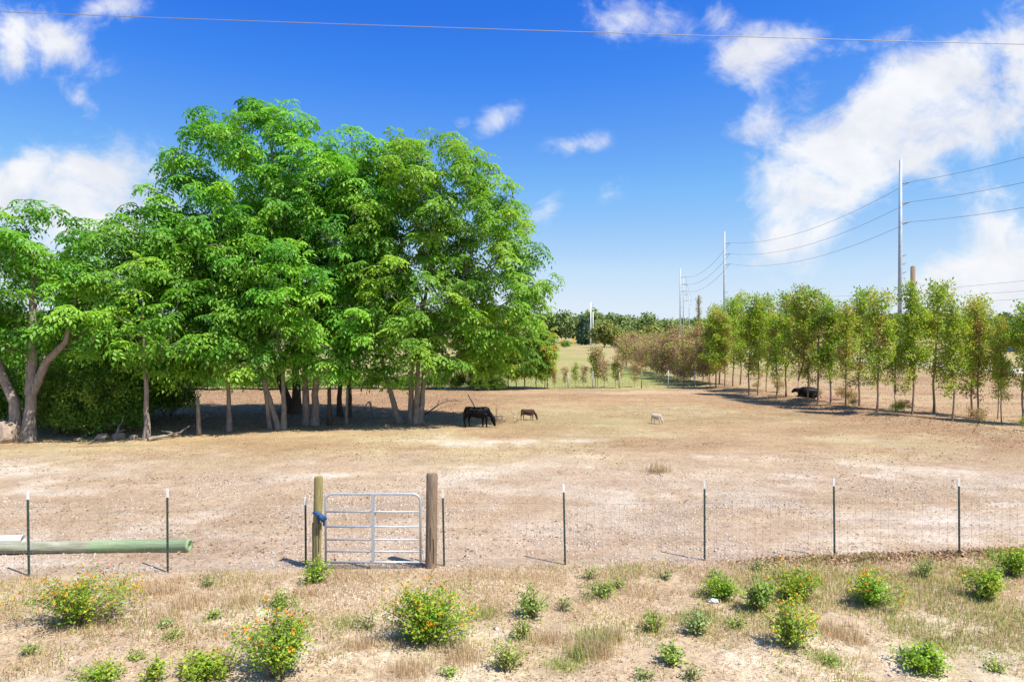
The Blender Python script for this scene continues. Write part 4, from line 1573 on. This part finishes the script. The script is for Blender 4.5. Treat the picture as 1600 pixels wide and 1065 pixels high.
def remeshed(mb, mat, voxel=.022, smooth=6, name='body'):
    me = bpy.data.meshes.new(name)
    me.from_pydata(mb.v, [], mb.f)
    bm = bmesh.new()
    bm.from_mesh(me)
    bmesh.ops.recalc_face_normals(bm, faces=bm.faces)
    bm.to_mesh(me)
    bm.free()
    tmp = bpy.data.objects.new('tmp_body', me)
    C.objects.link(tmp)
    r = tmp.modifiers.new('r', 'REMESH')
    r.mode = 'VOXEL'
    r.voxel_size = voxel
    s = tmp.modifiers.new('s', 'SMOOTH')
    s.factor = .5
    s.iterations = smooth
    dg = bpy.context.evaluated_depsgraph_get()
    out = bpy.data.meshes.new_from_object(tmp.evaluated_get(dg))
    bpy.data.objects.remove(tmp)
    out.name = name
    out.materials.clear()
    out.materials.append(mat)
    for p in out.polygons:
        p.use_smooth = True
    return out


def grazing(mb, slim=1.0, legw=1.0, headlow=0.0):
    """quadruped about 1 m at the shoulder, head down to the grass in front (+x)"""
    s = slim
    loft_rings(mb, [((-.60, 0, .78), (1, 0, .1), .09 * s, .12), ((-.55, 0, .78), (1, 0, .1), .17 * s, .18), ((-.42, 0, .75), (1, 0, 0), .215 * s, .225), ((-.2, 0, .71), (1, 0, 0), .235 * s, .245),
                    ((.02, 0, .68), (1, 0, 0), .25 * s, .27), ((.22, 0, .685), (1, 0, 0), .235 * s, .275), ((.38, 0, .72), (1, 0, -.1), .19 * s, .25), ((.50, 0, .73), (1, 0, -.3), .13 * s, .19), ((.56, 0, .72), (1, 0, -.4), .07 * s, .12)])
    h = headlow
    loft_rings(mb, [((.36, 0, .77), (1, 0, -.5), .13 * s, .19), ((.50, 0, .69), (1, 0, -.8), .10 * s, .15), ((.62, 0, .57), (1, 0, -.9), .078 * s, .115), ((.70, 0, .48), (1, 0, -1), .075 * s, .095)])
    loft_rings(mb, [((.66, 0, .53), (.5, 0, -1), .05, .05), ((.695, 0, .49), (.45, 0, -1), .088, .085), ((.73, 0, .40), (.35, 0, -1), .102, .112), ((.765, 0, .29), (.32, 0, -1), .088, .10), ((.80, 0, .18), (.3, 0, -1), .066, .074), ((.825, 0, .10), (.3, 0, -1), .068, .068), ((.84, 0, .05), (.3, 0, -1), .052, .05)])
    w = legw
    for sy in (-1, 1):
        y = .125 * s * sy
        # hind leg: thigh, hock pointing back, shank
        dx = .10 * sy
        mb.tube([(-.45 + dx * .4, y, .72), (-.43 + dx, y * 1.05, .53), (-.52 + dx, y, .36), (-.50 + dx, y, .16), (-.48 + dx, y, .05), (-.46 + dx, y, .0)], [.15 * w, .10 * w, .055 * w, .038 * w, .042 * w, .05 * w], 10)
        dx = -.09 * sy
        mb.tube([(.33 + dx * .4, y, .62), (.34 + dx, y, .42), (.35 + dx, y, .30), (.34 + dx, y, .14), (.345 + dx, y, .05), (.36 + dx, y, .0)], [.115 * w, .068 * w, .056 * w, .038 * w, .042 * w, .05 * w], 10)


def ear(parent, base, tip, mat, r=.045):
    b, t = Vector(base), Vector(tip)
    MB().tube([b, b.lerp(t, .45), t], [r * .5, r, .008], 7).build('ear', mat, parent, True)


# black cow
f = gp(746, 667)
cow = thing('black_cow', 'black cow grazing with lowered head beside the brush heap', 'cow', f, R(2))
mb = MB()
grazing(mb, 1.0, 1.0)
for tail_v in ():
    pass
b_ = mobj('body', remeshed(mb, BLACK_HIDE), cow)
MB().tube([(-.60, 0, .84), (-.65, 0, .72), (-.66, .01, .45), (-.65, .01, .30), (-.65, .01, .20)], [.03, .022, .016, .03, .012], 7).build('tail', BLACK_HIDE, cow, True)
for sy in (-1, 1):
    ear(cow, (.70, .075 * sy, .50), (.70 if sy < 0 else .66, .26 * sy, .50), BLACK_HIDE, .055)
    MB().tube([(.69, .06 * sy, .52), (.76, .11 * sy, .57), (.81, .11 * sy, .65)], [.024, .018, .005], 6).build('horn', HORN, cow, True)
cow.scale = (.98, .98, 1.0)
# brown calf
f = gp(825, 656.5)
calf = thing('brown_calf', 'small dark brown calf grazing on the straw beyond the brush heap', 'calf', f, R(-4))
mb = MB()
grazing(mb, .82, .85)
mobj('body', remeshed(mb, BROWN_HIDE), calf)
MB().tube([(-.60, 0, .83), (-.64, 0, .70), (-.64, .01, .5), (-.63, .01, .36)], [.025, .02, .015, .02], 6).build('tail', BROWN_HIDE, calf, True)
for sy in (-1, 1):
    ear(calf, (.70, .075 * sy, .50), (.78, .24 * sy, .58), BROWN_HIDE, .06)
calf.scale = (.57, .57, .60)
# cream lamb
f = gp(1026, 662)
lamb = thing('cream_sheep', 'small cream sheep grazing alone on the straw', 'sheep', f, R(-42))
mb = MB()
grazing(mb, 1.1, .85)
mb2 = MB()
mobj('body', remeshed(mb, WOOL, .026, 5), lamb)
MB().tube([(-.60, 0, .80), (-.66, 0, .70), (-.66, 0, .55)], [.05, .045, .02], 7).build('tail', WOOL, lamb, True)
for sy in (-1, 1):
    ear(lamb, (.70, .075 * sy, .49), (.68, .24 * sy, .42), WOOL, .05)
lamb.scale = (.43, .46, .52)
# black cow lying behind the row
f = gp(1262, 622)
lie = thing('resting_cow', 'black cow lying down in the shade behind the row trees', 'cow', f, R(168))
mb = MB()
loft_rings(mb, [((-.72, 0, .34), (1, 0, .1), .16, .16), ((-.6, 0, .38), (1, 0, .1), .32, .32), ((-.3, 0, .40), (1, 0, 0), .42, .38), ((.0, 0, .41), (1, 0, 0), .44, .39), ((.3, 0, .42), (1, 0, 0), .38, .38), ((.52, 0, .44), (1, 0, .2), .24, .3), ((.6, 0, .45), (1, 0, .3), .12, .18)])
loft_rings(mb, [((.45, 0, .50), (1, 0, .4), .17, .22), ((.68, .0, .56), (1, 0, .2), .12, .17), ((.84, .0, .56), (1, 0, -.4), .12, .14), ((.97, 0, .47), (1, 0, -.7), .085, .095), ((1.05, 0, .40), (1, 0, -.8), .06, .06)])
mb.tube([(.35, .25, .25), (.62, .30, .10), (.40, .34, .07)], [.11, .075, .05], 8)
mb.tube([(.35, -.25, .25), (.68, -.28, .09), (.46, -.34, .07)], [.11, .075, .05], 8)
mb.tube([(-.45, .32, .25), (-.15, .46, .14), (-.40, .52, .07), (-.18, .54, .06)], [.17, .10, .06, .045], 8)
mb.tube([(-.45, -.30, .22), (-.12, -.42, .12), (-.34, -.46, .07)], [.17, .10, .05], 8)
mobj('body', remeshed(mb, BLACK_HIDE, .026, 6), lie)
for sy in (-1, 1):
    ear(lie, (.80, .10 * sy, .62), (.76, .27 * sy, .64), BLACK_HIDE, .05)
MB().tube([(-.72, 0, .36), (-.80, .1, .2), (-.78, .3, .05)], [.03, .02, .02], 6).build('tail', BLACK_HIDE, lie, True)

# ------------------------------------------------------------------ foreground bushes and weeds
def bush_parts(rg, w, h, leaves, L, leafmat, flowers=0, upright=.5, tone=.5, stems=22, stemmat=None):
    """stems fan out from the root, leaves sit along them, flower heads at their ends"""
    mb = MB()
    P, N, T = [], [], []
    ends = []
    for i in range(stems):
        az = rg.uniform(0, 2 * PI)
        k = rg.random() ** .55 * (.72 + .4 * math.sin(az * 2 + w * 40) * math.sin(az * 3 + h * 90) + .2)
        hh = h * (1 - .30 * k * k) * rg.uniform(.5, 1.0) * (1.28 if rg.random() < .18 else 1)
        e = np.array((math.cos(az) * w / 2 * k, math.sin(az) * w / 2 * k * .8, hh))
        c = np.array((e[0] * .35, e[1] * .35, hh * .62))
        s0 = np.array((rg.normal(0, .03), rg.normal(0, .03), -.03))
        pts = [s0 * (1 - t) ** 2 + 2 * c * t * (1 - t) + e * t * t for t in np.linspace(0, 1, 6)]
        mb.tube([tuple(p) for p in pts], [.008, .007, .006, .005, .004, .003], 4, False)
        ends.append(e)
        tt = tone + rg.normal(0, .16)
        for j in range(max(2, leaves // stems)):
            t = rg.uniform(.12, 1.03) ** .62
            p = s0 * (1 - t) ** 2 + 2 * c * t * (1 - t) + e * t * t + rg.normal(0, .028 + .03 * w * (1 - t * .3), 3)
            if p[2] < .01:
                continue
            P.append(p)
            o = np.array((p[0], p[1], 0)) / (w / 2)
            N.append(np.array((0, 0, 1.)) + o * .5 + rg.normal(0, .55, 3))
            T.append(np.clip(tt + rg.normal(0, .22), 0, 1))
    P, N, T = np.array(P), np.array(N), np.array(T)
    tv = leaf_quad(1.0, .48, .22)
    S = rg.uniform(.65, 1.25, len(P)) * L
    V, F = batch(tv, LQ, P, frames(N, rg), S)
    leafm = np_mesh('foliage', V, F, leafmat, vary=np.repeat(T, 4))
    fm = None
    if flowers:
        pv, pf, pa = [], [], []
        bb = 0
        es = [ends[i % len(ends)] + (rg.normal(0, .06 * w, 3) * (1, 1, .4) if i >= len(ends) * .7 else rg.normal(0, .015, 3)) for i in range(flowers)]
        for e in es:
            m = 9
            d = rg.normal(0, 1, (m, 3))
            d[:, 2] = np.abs(d[:, 2])
            d /= np.linalg.norm(d, axis=1, keepdims=True)
            v, f_ = batch(leaf_quad(1, .9, .1) - np.array((.5, 0, 0)), LQ, e + d * .016 + np.array((0, 0, .012)), frames(d + rg.normal(0, .2, (m, 3)), rg), rg.uniform(.017, .027, m))
            pv.append(v)
            pf.append(f_ + bb)
            bb += len(v)
            pa.append(np.repeat(np.clip(rg.normal(.5, .3) + rg.normal(0, .12, m), 0, 1), 4))
        fm = np_mesh('flower_heads', np.concatenate(pv), np.concatenate(pf), PETAL, vary=np.concatenate(pa))
    return mb.mesh('stems', stemmat or BARK_ROW), leafm, fm


def bush(px, base, w_px, top, label, leaves=900, L=.055, mat=None, flowers=0, tone=.5, seed=0, name='lantana_bush', cat='bush', stems=26, group=None):
    f = gp(px, base)
    k = f.y / FOC
    rg2 = np.random.default_rng(int(px) * 3 + seed)
    leaves = int(leaves * (2.0 if mat is None else 1.25))
    stems = int(stems * 1.35)
    w_px *= 1.2
    flowers = int(flowers * 1.9)
    top -= (base - top) * .08
    f.y += w_px * k * .12
    f.z = gz(f.x, f.y)
    h = max(.06, at(px, top, f.y).z - f.z)
    sm, lm, fm = bush_parts(rg2, w_px * k, h, leaves, L, mat or LEAF_LAN, flowers, tone=tone, stems=stems)
    o = thing(name, label, cat, f, 0, group)
    mobj('stems', sm, o)
    mobj('foliage', lm, o)
    if fm:
        q = mobj('flower_heads', fm, o)
        q['kind'] = 'stuff'
    return o


bush(106, 983, 168, 903, 'wide orange-flowered lantana bush in front of the green pipe', 1500, .055, None, 62, .5, stems=46)
bush(428, 1066, 140, 962, 'tall loose orange-flowered bush beside the leafy weeds without flowers', 1500, .055, None, 46, .48, stems=40)
bush(665, 1012, 150, 925, 'densest round lantana bush in front of the gate, orange blossoms all over', 2300, .055, None, 62, .6, stems=60)
bush(1250, 942, 98, 893, 'orange-flowered lantana bush with a long left shoot, next to dull green weeds', 1000, .055, None, 34, .55, stems=34)
bush(1238, 1015, 92, 945, 'yellow-green sparse lantana bush with few flowers on bare sand', 950, .05, None, 24, .72, stems=30)
bush(1368, 950, 86, 897, 'rounded lantana bush with many orange flowers standing alone on the verge', 1150, .052, None, 40, .55, stems=36)
bush(1548, 942, 72, 893, 'leafy pale green bush with one or two orange blossoms', 800, .055, None, 6, .68, stems=26)
bush(1590, 903, 70, 856, 'orange-flowered bush near the last steel post', 800, .055, None, 22, .58, stems=26)
bush(1133, 938, 60, 902, 'compact bright green bush without flowers beside the white litter', 700, .05, None, 0, .6, name='green_bush')
bush(1188, 958, 48, 908, 'dull green upright weed clump left of the flowering bush', 480, .07, LEAF_WEED, 0, .35, name='weed_clump', cat='weed')
bush(1446, 904, 40, 872, 'fine feathery green weed near the brown leaf ridge', 520, .035, LEAF_WEED, 0, .55, name='weed_clump', cat='weed')
bush(1450, 1056, 82, 1014, 'low bright green leafy clump on bare pale sand', 620, .06, None, 0, .68, name='green_bush')
bush(494, 912, 42, 876, 'small bright green plant at the foot of the mossy gate post', 330, .06, None, 0, .62, name='green_bush')
bush(832, 966, 54, 922, 'dark grey-green weed right of the densest lantana bush', 500, .055, LEAF_WEED, 0, .35, name='weed_clump', cat='weed')
bush(1090, 994, 52, 955, 'grey-green leafy weed on the sandy verge below the white litter', 420, .055, LEAF_GREY, 0, .55, name='weed_clump', cat='weed')
bush(1052, 1040, 46, 1008, 'yellow-green flat weed on pale sand', 300, .06, LEAF_WEED, 0, .8, name='weed_clump', cat='weed')
bush(1022, 988, 34, 954, 'narrow upright green weed among dry grass', 260, .05, LEAF_WEED, 0, .55, name='weed_clump', cat='weed')
bush(790, 1050, 50, 1008, 'pale green weed right below the grey-green one by the densest bush', 330, .055, LEAF_WEED, 0, .75, name='weed_clump', cat='weed')
bush(815, 1000, 40, 968, 'thin yellowish weed under the dark grey-green weed', 220, .05, LEAF_WEED, 0, .8, name='weed_clump', cat='weed')
bush(435, 951, 58, 930, 'low mat of green leaves between gate and flowering bush', 420, .05, LEAF_WEED, 0, .45, name='weed_clump', cat='weed')
bush(940, 936, 62, 912, 'spreading low green weed before the open wire fence', 420, .05, LEAF_WEED, 0, .5, name='weed_clump', cat='weed')
bush(310, 1066, 90, 1026, 'leafy light green weed without flowers at the edge of the verge', 650, .06, None, 0, .75, name='green_bush')
bush(150, 1068, 80, 1044, 'low light green weed below the wide lantana bush', 380, .05, None, 0, .7, name='green_bush')
bush(240, 1068, 34, 1030, 'small light green weed between two low weeds', 200, .05, None, 0, .72, name='green_bush')
small = [(1152, 982, 28, 964), (1085, 1062, 40, 1040), (332, 968, 26, 954), (323, 918, 34, 902), (42, 1026, 34, 1006), (255, 982, 30, 970), (925, 905, 30, 886), (1188, 892, 30, 876), (1518, 902, 26, 884), (575, 985, 50, 955), (965, 920, 26, 905),
         (1420, 1030, 24, 1012), (210, 1032, 26, 1018), (880, 955, 30, 935), (700, 1058, 26, 1045), (1040, 905, 28, 888), (1300, 1040, 30, 1025), (1120, 905, 26, 890), (1560, 1050, 30, 1035), (1010, 1062, 30, 1048), (270, 1000, 24, 984), (1230, 905, 20, 892)]
marks = [(106, 983, 'wide lantana bush'), (428, 1060, 'tall loose lantana bush'), (665, 1012, 'densest lantana bush'), (1250, 942, 'long-shooted lantana bush'), (1238, 1015, 'sparse yellow-green lantana'), (1368, 950, 'lone round lantana bush'),
         (1548, 942, 'pale green bush'), (494, 912, 'mossy gate post'), (673, 886, 'grey-brown gate post'), (1114, 940, 'white litter'), (930, 1015, 'tall straw clump'), (832, 966, 'dark grey-green weed'), (310, 1066, 'leafy light green weed'),
         (262, 893, 'steel post by the green pipe'), (883, 882, 'second steel post from the gate'), (1101, 875, 'third steel post from the gate'), (1304, 868, 'fourth steel post from the gate'), (1450, 1056, 'low bright green clump'), (45, 900, 'end steel post before the green pipe'), (1052, 1040, 'flat yellow-green weed'), (790, 1050, 'pale green weed')]
used = {}
for i, (px, b, w, t_) in enumerate(small):
    near = sorted(marks, key=lambda m: (m[0] - px) ** 2 + (2 * (m[1] - b)) ** 2)
    for a1, b1 in ((0, 1), (0, 2), (1, 2), (0, 3), (1, 3)):
        lab = 'small %s weed tuft between %s and %s' % (('green', 'grey-green')[i % 2], near[a1][2], near[b1][2])
        if lab not in used:
            break
    used[lab] = 1
    bush(px, b, w, t_, lab, 140, .045, (LEAF_WEED, LEAF_GREY)[i % 2], 0, .55, name='weed_tuft', cat='weed', stems=12, group='scattered weed tufts on the verge')

# ------------------------------------------------------------------ grass, litter and gravel (uncountable)
def blades(name, label, cat, P, Lm, W, mat, tone, rg, lean=.6):
    n = len(P)
    az = rg.uniform(0, 2 * PI, n)
    d = np.stack([np.cos(az), np.sin(az), np.zeros(n)], 1)
    sd = np.stack([-np.sin(az), np.cos(az), np.zeros(n)], 1)
    ln = np.minimum(rg.uniform(.1, 1, n)[:, None] * lean, 1.35)
    L = Lm[:, None]
    up = np.array((0, 0, 1.))
    mid = P + up * L * .55 * (1 - .25 * ln) + d * L * .22 * ln
    tip = P + up * L * np.maximum(1 - .7 * ln, .08) + d * L * .75 * ln
    w = (W * rg.uniform(.7, 1.3, n))[:, None]
    V = np.stack([P - sd * w, P + sd * w, mid + sd * w * .8, tip, mid - sd * w * .8], 1).reshape(-1, 3)
    b = np.arange(n)[:, None] * 5
    F = np.concatenate([b + np.array([0, 1, 2, 4]), b + np.array([4, 2, 3, 3])])[:0]
    T = np.concatenate([b + np.array([0, 1, 2]), b + np.array([0, 2, 4]), b + np.array([4, 2, 3])])
    o = mobj(name, np_mesh(name, V, T, mat, vary=np.repeat(np.clip(tone, 0, 1), 5)), kind='stuff')
    return tag(o, label, cat)


def scatter(rg, n, x0, x1, y0, y1, dens):
    x, y = rg.uniform(x0, x1, n), rg.uniform(y0, y1, n)
    k = rg.random(n) < dens(x, y)
    x, y = x[k], y[k]
    return np.stack([x, y, ground(x, y)], 1)


rg = np.random.default_rng(55)


def d_verge(x, y):
    k = sst(.40, .60, fbm(x, y, 1.1, 5) * .5 + fbm(x, y, .45, 31) * .5 + .05 * (y - 10.2))
    inside = (1 - sst(-.35, .1, y - fence_y(x) + (vnoise(x, y, .6, 4) - .5) * .5)) * (np.abs(x) < y * .78 + .8)
    return k * inside


P = scatter(rg, 230000, -11, 11.5, 7.4, 13.9, d_verge)
blades('dry_grass', 'short dry tan grass covering the verge before the fence', 'grass', P, rg.uniform(.025, .12, len(P)) * (1 + 1.2 * (rg.random(len(P)) < .08)), .0032, DRY,
       .25 + .8 * fbm(P[:, 0], P[:, 1], 1.3, 40) - .1 + rg.normal(0, .22, len(P)), rg, 1.5)
P = scatter(rg, 120000, -11, 11.5, 7.4, 13.3, lambda x, y: d_verge(x, y) * sst(.42, .60, fbm(x, y, 1.6, 44)) * (.35 + .65 * sst(-2, 3, x)))
blades('green_grass', 'patches of yellowish green grass mixed into the dry verge', 'grass', P, rg.uniform(.05, .17, len(P)), .0038, GREENGRASS, rg.uniform(0, 1, len(P)), rg, .8)
# taller seed-head clumps
cl = [(930, 1020, 70, .34), (955, 1000, 40, .28), (560, 1010, 60, .2), (720, 1030, 80, .25), (300, 945, 60, .22), (560, 900, 90, .16), (760, 900, 90, .16), (250, 925, 50, .2), (1000, 930, 60, .16), (480, 930, 50, .2), (1290, 985, 60, .2), (1330, 1000, 50, .18), (860, 1000, 60, .22), (380, 940, 60, .2), (190, 925, 40, .2), (640, 1050, 80, .22)]
pp, ll = [], []
for px, py, w, h in cl:
    f = gp(px, py)
    n = int(w * 9)
    s = w * f.y / FOC / 2
    x, y = f.x + rg.normal(0, s * .6, n), f.y + rg.normal(0, s * .5, n)
    pp.append(np.stack([x, y, ground(x, y)], 1))
    ll.append(rg.uniform(.4, 1.1, n) * h)
P = np.concatenate(pp)
blades('tall_dry_grass', 'taller straw-coloured grass clumps rising from the verge', 'grass', P, np.concatenate(ll), .0026, DRY, rg.normal(.72, .2, len(P)), rg, .7)
pp, ll = [], []
for px, py, w, h in ((930, 1005, 60, .30), (905, 1025, 40, .22), (1420, 985, 90, .10), (1480, 1010, 80, .10), (880, 1040, 60, .12), (1100, 965, 60, .12), (1290, 1030, 60, .12), (760, 960, 50, .14), (540, 975, 40, .12)):
    f = gp(px, py)
    n = int(w * 8)
    s_ = w * f.y / FOC / 2
    x, y = f.x + rg.normal(0, s_ * .6, n), f.y + rg.normal(0, s_ * .6, n)
    pp.append(np.stack([x, y, ground(x, y)], 1))
    ll.append(rg.uniform(.4, 1.1, n) * h)
P = np.concatenate(pp)
blades('tall_green_grass', 'loose yellowish green grass clumps on the verge', 'grass', P, np.concatenate(ll), .003, GREENGRASS, rg.normal(.35, .25, len(P)), rg, .8)
# dry clump in the paddock and sparse stubble
f = gp(1028, 737)
n = 260
x, y = f.x + rg.normal(0, .22, n), f.y + rg.normal(0, .15, n)
blades('grass_clump', 'lone tuft of long dry grass in the open paddock', 'grass', np.stack([x, y, ground(x, y)], 1), rg.uniform(.15, .55, n), .005, DRY, rg.normal(.45, .2, n), rg, .9)
P = scatter(rg, 150000, -27, 21, 25, 55, lambda x, y: .10 + .75 * sst(.42, .62, fbm(x, y, 2.2, 61)) * sst(26, 32, y) * (x < row_x(y) + 1))
blades('paddock_stubble', 'sparse short straw stubble on the paddock soil', 'grass', P, rg.uniform(.02, .08, len(P)), .008, DRY, rg.normal(.55, .22, len(P)), rg, 1.2)
P = scatter(rg, 70000, -40, 22, 56.5, 110, lambda x, y: (.3 + .6 * fbm(x, y, 5, 71)) * (x < row_x(y) - .5) * (1 - .6 * sst(70, 110, y)))
blades('field_grass', 'long pale grass of the field beyond the back fence', 'grass', P, rg.uniform(.06, .26, len(P)), .014, GREENGRASS, rg.normal(.65, .25, len(P)), rg, 1.1)
P = scatter(rg, 80000, 17, 58, 24, 90, lambda x, y: (.25 + .6 * fbm(x, y, 3, 81)) * (x > row_x(y) + .6) * (x < 56))
blades('bank_grass', 'dry tan grass of the roadside bank behind the planted row', 'grass', P, rg.uniform(.04, .15, len(P)), .012, DRY, rg.normal(.30, .28, len(P)), rg, 1.1)


def flakes(name, label, cat, P, S, mat, tone, rg, tilt=.45, wide=.55):
    N = np.stack([rg.normal(0, tilt, len(P)), rg.normal(0, tilt, len(P)), np.ones(len(P))], 1)
    V, F = batch(leaf_quad(1, wide, .3), LQ, P + np.array((0, 0, .008)), frames(N, rg), S)
    o = mobj(name, np_mesh(name, V, F, mat, vary=np.repeat(np.clip(tone, 0, 1), 4)), kind='stuff')
    return tag(o, label, cat)


def d_litter(x, y):
    r = np.exp(-((x - row_x(y) + .9) / 1.9) ** 2) * sst(24, 28, y)
    g = (1 - sst(-4, 0, x)) * sst(30, 33, y - .1 * (x + 10))
    ridge = np.exp(-((y - fence_y(x) + .1) / .22) ** 2) * sst(3.2, 6, x) * .5
    return np.clip(r + g * .6 + ridge + .008 + .30 * sst(.54, .68, fbm(x * .45, y, 1.7, 91)), 0, 1)


P = scatter(rg, 150000, -27, 22, 12.4, 56, d_litter)
flakes('leaf_litter', 'brown fallen leaves scattered over paddock and row', 'leaves', P, rg.uniform(.035, .095, len(P)), LITTER, rg.normal(.55, .28, len(P)), rg)
P = scatter(rg, 15000, 3.5, 11.5, 12.7, 13.9, lambda x, y: np.exp(-((y - fence_y(x) + .12) / .2) ** 2) * sst(3.5, 6, x))
flakes('leaf_ridge', 'ridge of curled brown leaves blown against the right fence', 'leaves', P + np.array((0, 0, .02)), rg.uniform(.035, .08, len(P)), LITTER, rg.normal(.75, .25, len(P)), rg, .8)
# chips of straw and twig lying flat on the near paddock
P = scatter(rg, 60000, -17, 19, 12.4, 27, lambda x, y: .15 + .7 * sst(.46, .62, fbm(x * .5, y, 1.6, 95)))
flakes('straw_chips', 'chips of bark and straw strewn over the gravel', 'litter', P, rg.uniform(.02, .06, len(P)), DRY, rg.normal(.35, .3, len(P)), rg, .3)
P = scatter(rg, 120000, -11, 11.5, 7.4, 13.6, lambda x, y: (.15 + .8 * sst(.38, .6, fbm(x, y, .8, 101))) * (y < fence_y(x) + .1) * (np.abs(x) < y * .78 + .8))
flakes('straw_mat', 'loose broken straw lying flat on the verge', 'straw', P, rg.uniform(.04, .13, len(P)), DRY, rg.normal(.5, .3, len(P)), rg, .35, .07)
P = scatter(rg, 16000, -11, 11.5, 7.4, 13.6, lambda x, y: (.05 + .9 * sst(.5, .66, fbm(x, y, 1.0, 103))) * (y < fence_y(x)) * (np.abs(x) < y * .78 + .8))
flakes('verge_litter', 'small brown leaf crumbs between the dry grass of the verge', 'leaves', P, rg.uniform(.015, .05, len(P)), LITTER, rg.normal(.45, .25, len(P)), rg, .5)
P = scatter(rg, 22000, -11, 11.5, 7.4, 13.0, lambda x, y: sst(.55, .70, fbm(x, y, .9, 105)) * (.35 + .65 * sst(-1, 4, x)) * (y < fence_y(x) - .2) * (np.abs(x) < y * .78 + .8))
flakes('ground_weeds', 'tiny green creeping weeds dotted over the verge', 'weeds', P + np.array((0, 0, .015)), rg.uniform(.02, .055, len(P)), LEAF_WEED, rg.normal(.6, .25, len(P)), rg, .6)
# gravel
ico = np.array([(0, 0, .8), (1, 0, 0), (.2, .9, 0.1), (-.9, .2, 0), (-.1, -1, .05), (0, 0, -.5)], float)
icf = np.array([(0, 1, 2), (0, 2, 3), (0, 3, 4), (0, 4, 1), (5, 2, 1), (5, 3, 2), (5, 4, 3), (5, 1, 4)])
P = scatter(rg, 90000, -15, 17, 12.5, 24, lambda x, y: (.08 + .8 * sst(.44, .64, fbm(x, y, 2.1, 97))) * (1 - .75 * sst(17, 24, y)))
n = len(P)
S = np.stack([rg.uniform(.6, 1.3, n), rg.uniform(.6, 1.2, n), rg.uniform(.35, .8, n)], 1) * (np.minimum(rg.gamma(2.2, .0075, n), .034) + .006)[:, None]
V, F = batch(ico, icf, P, frames(np.stack([rg.normal(0, .3, n), rg.normal(0, .3, n), np.ones(n)], 1), rg), S)
tag(mobj('gravel', np_mesh('gravel', V, F, STONE), kind='stuff'), 'pale limestone gravel strewn behind the fence', 'gravel')
P = scatter(rg, 14000, -10, 10, 8.2, 12.8, lambda x, y: .05 + .9 * np.exp(-(((x + 2.75) / .7) ** 2 + ((y - 11.6) / .5) ** 2)) + .12 * sst(.5, .65, fbm(x, y, 1.1, 98)))
n = len(P)
S = np.stack([rg.uniform(.6, 1.3, n), rg.uniform(.6, 1.2, n), rg.uniform(.35, .8, n)], 1) * (rg.gamma(2.2, .008, n) + .005)[:, None]
V, F = batch(ico, icf, P, frames(np.stack([rg.normal(0, .3, n), rg.normal(0, .3, n), np.ones(n)], 1), rg), S)
tag(mobj('verge_gravel', np_mesh('verge_gravel', V, F, STONE), kind='stuff'), 'loose pale stones on the verge in front of the gate', 'gravel')

# crumpled white litter on the verge
f = gp(1114, 940)
bm = bmesh.new()
bmesh.ops.create_icosphere(bm, subdivisions=2, radius=1)
rp = random.Random(2)
for v in bm.verts:
    v.co *= rp.uniform(.65, 1.1)
me = bpy.data.meshes.new('paper_litter')
bm.to_mesh(me)
bm.free()
me.materials.append(PAPER)
o = mobj('paper_litter', me)
o.location = f + Vector((0, 0, .02))
o.scale = (.11, .07, .04)
tag(o, 'crumpled white litter beside the compact green bush', 'litter')
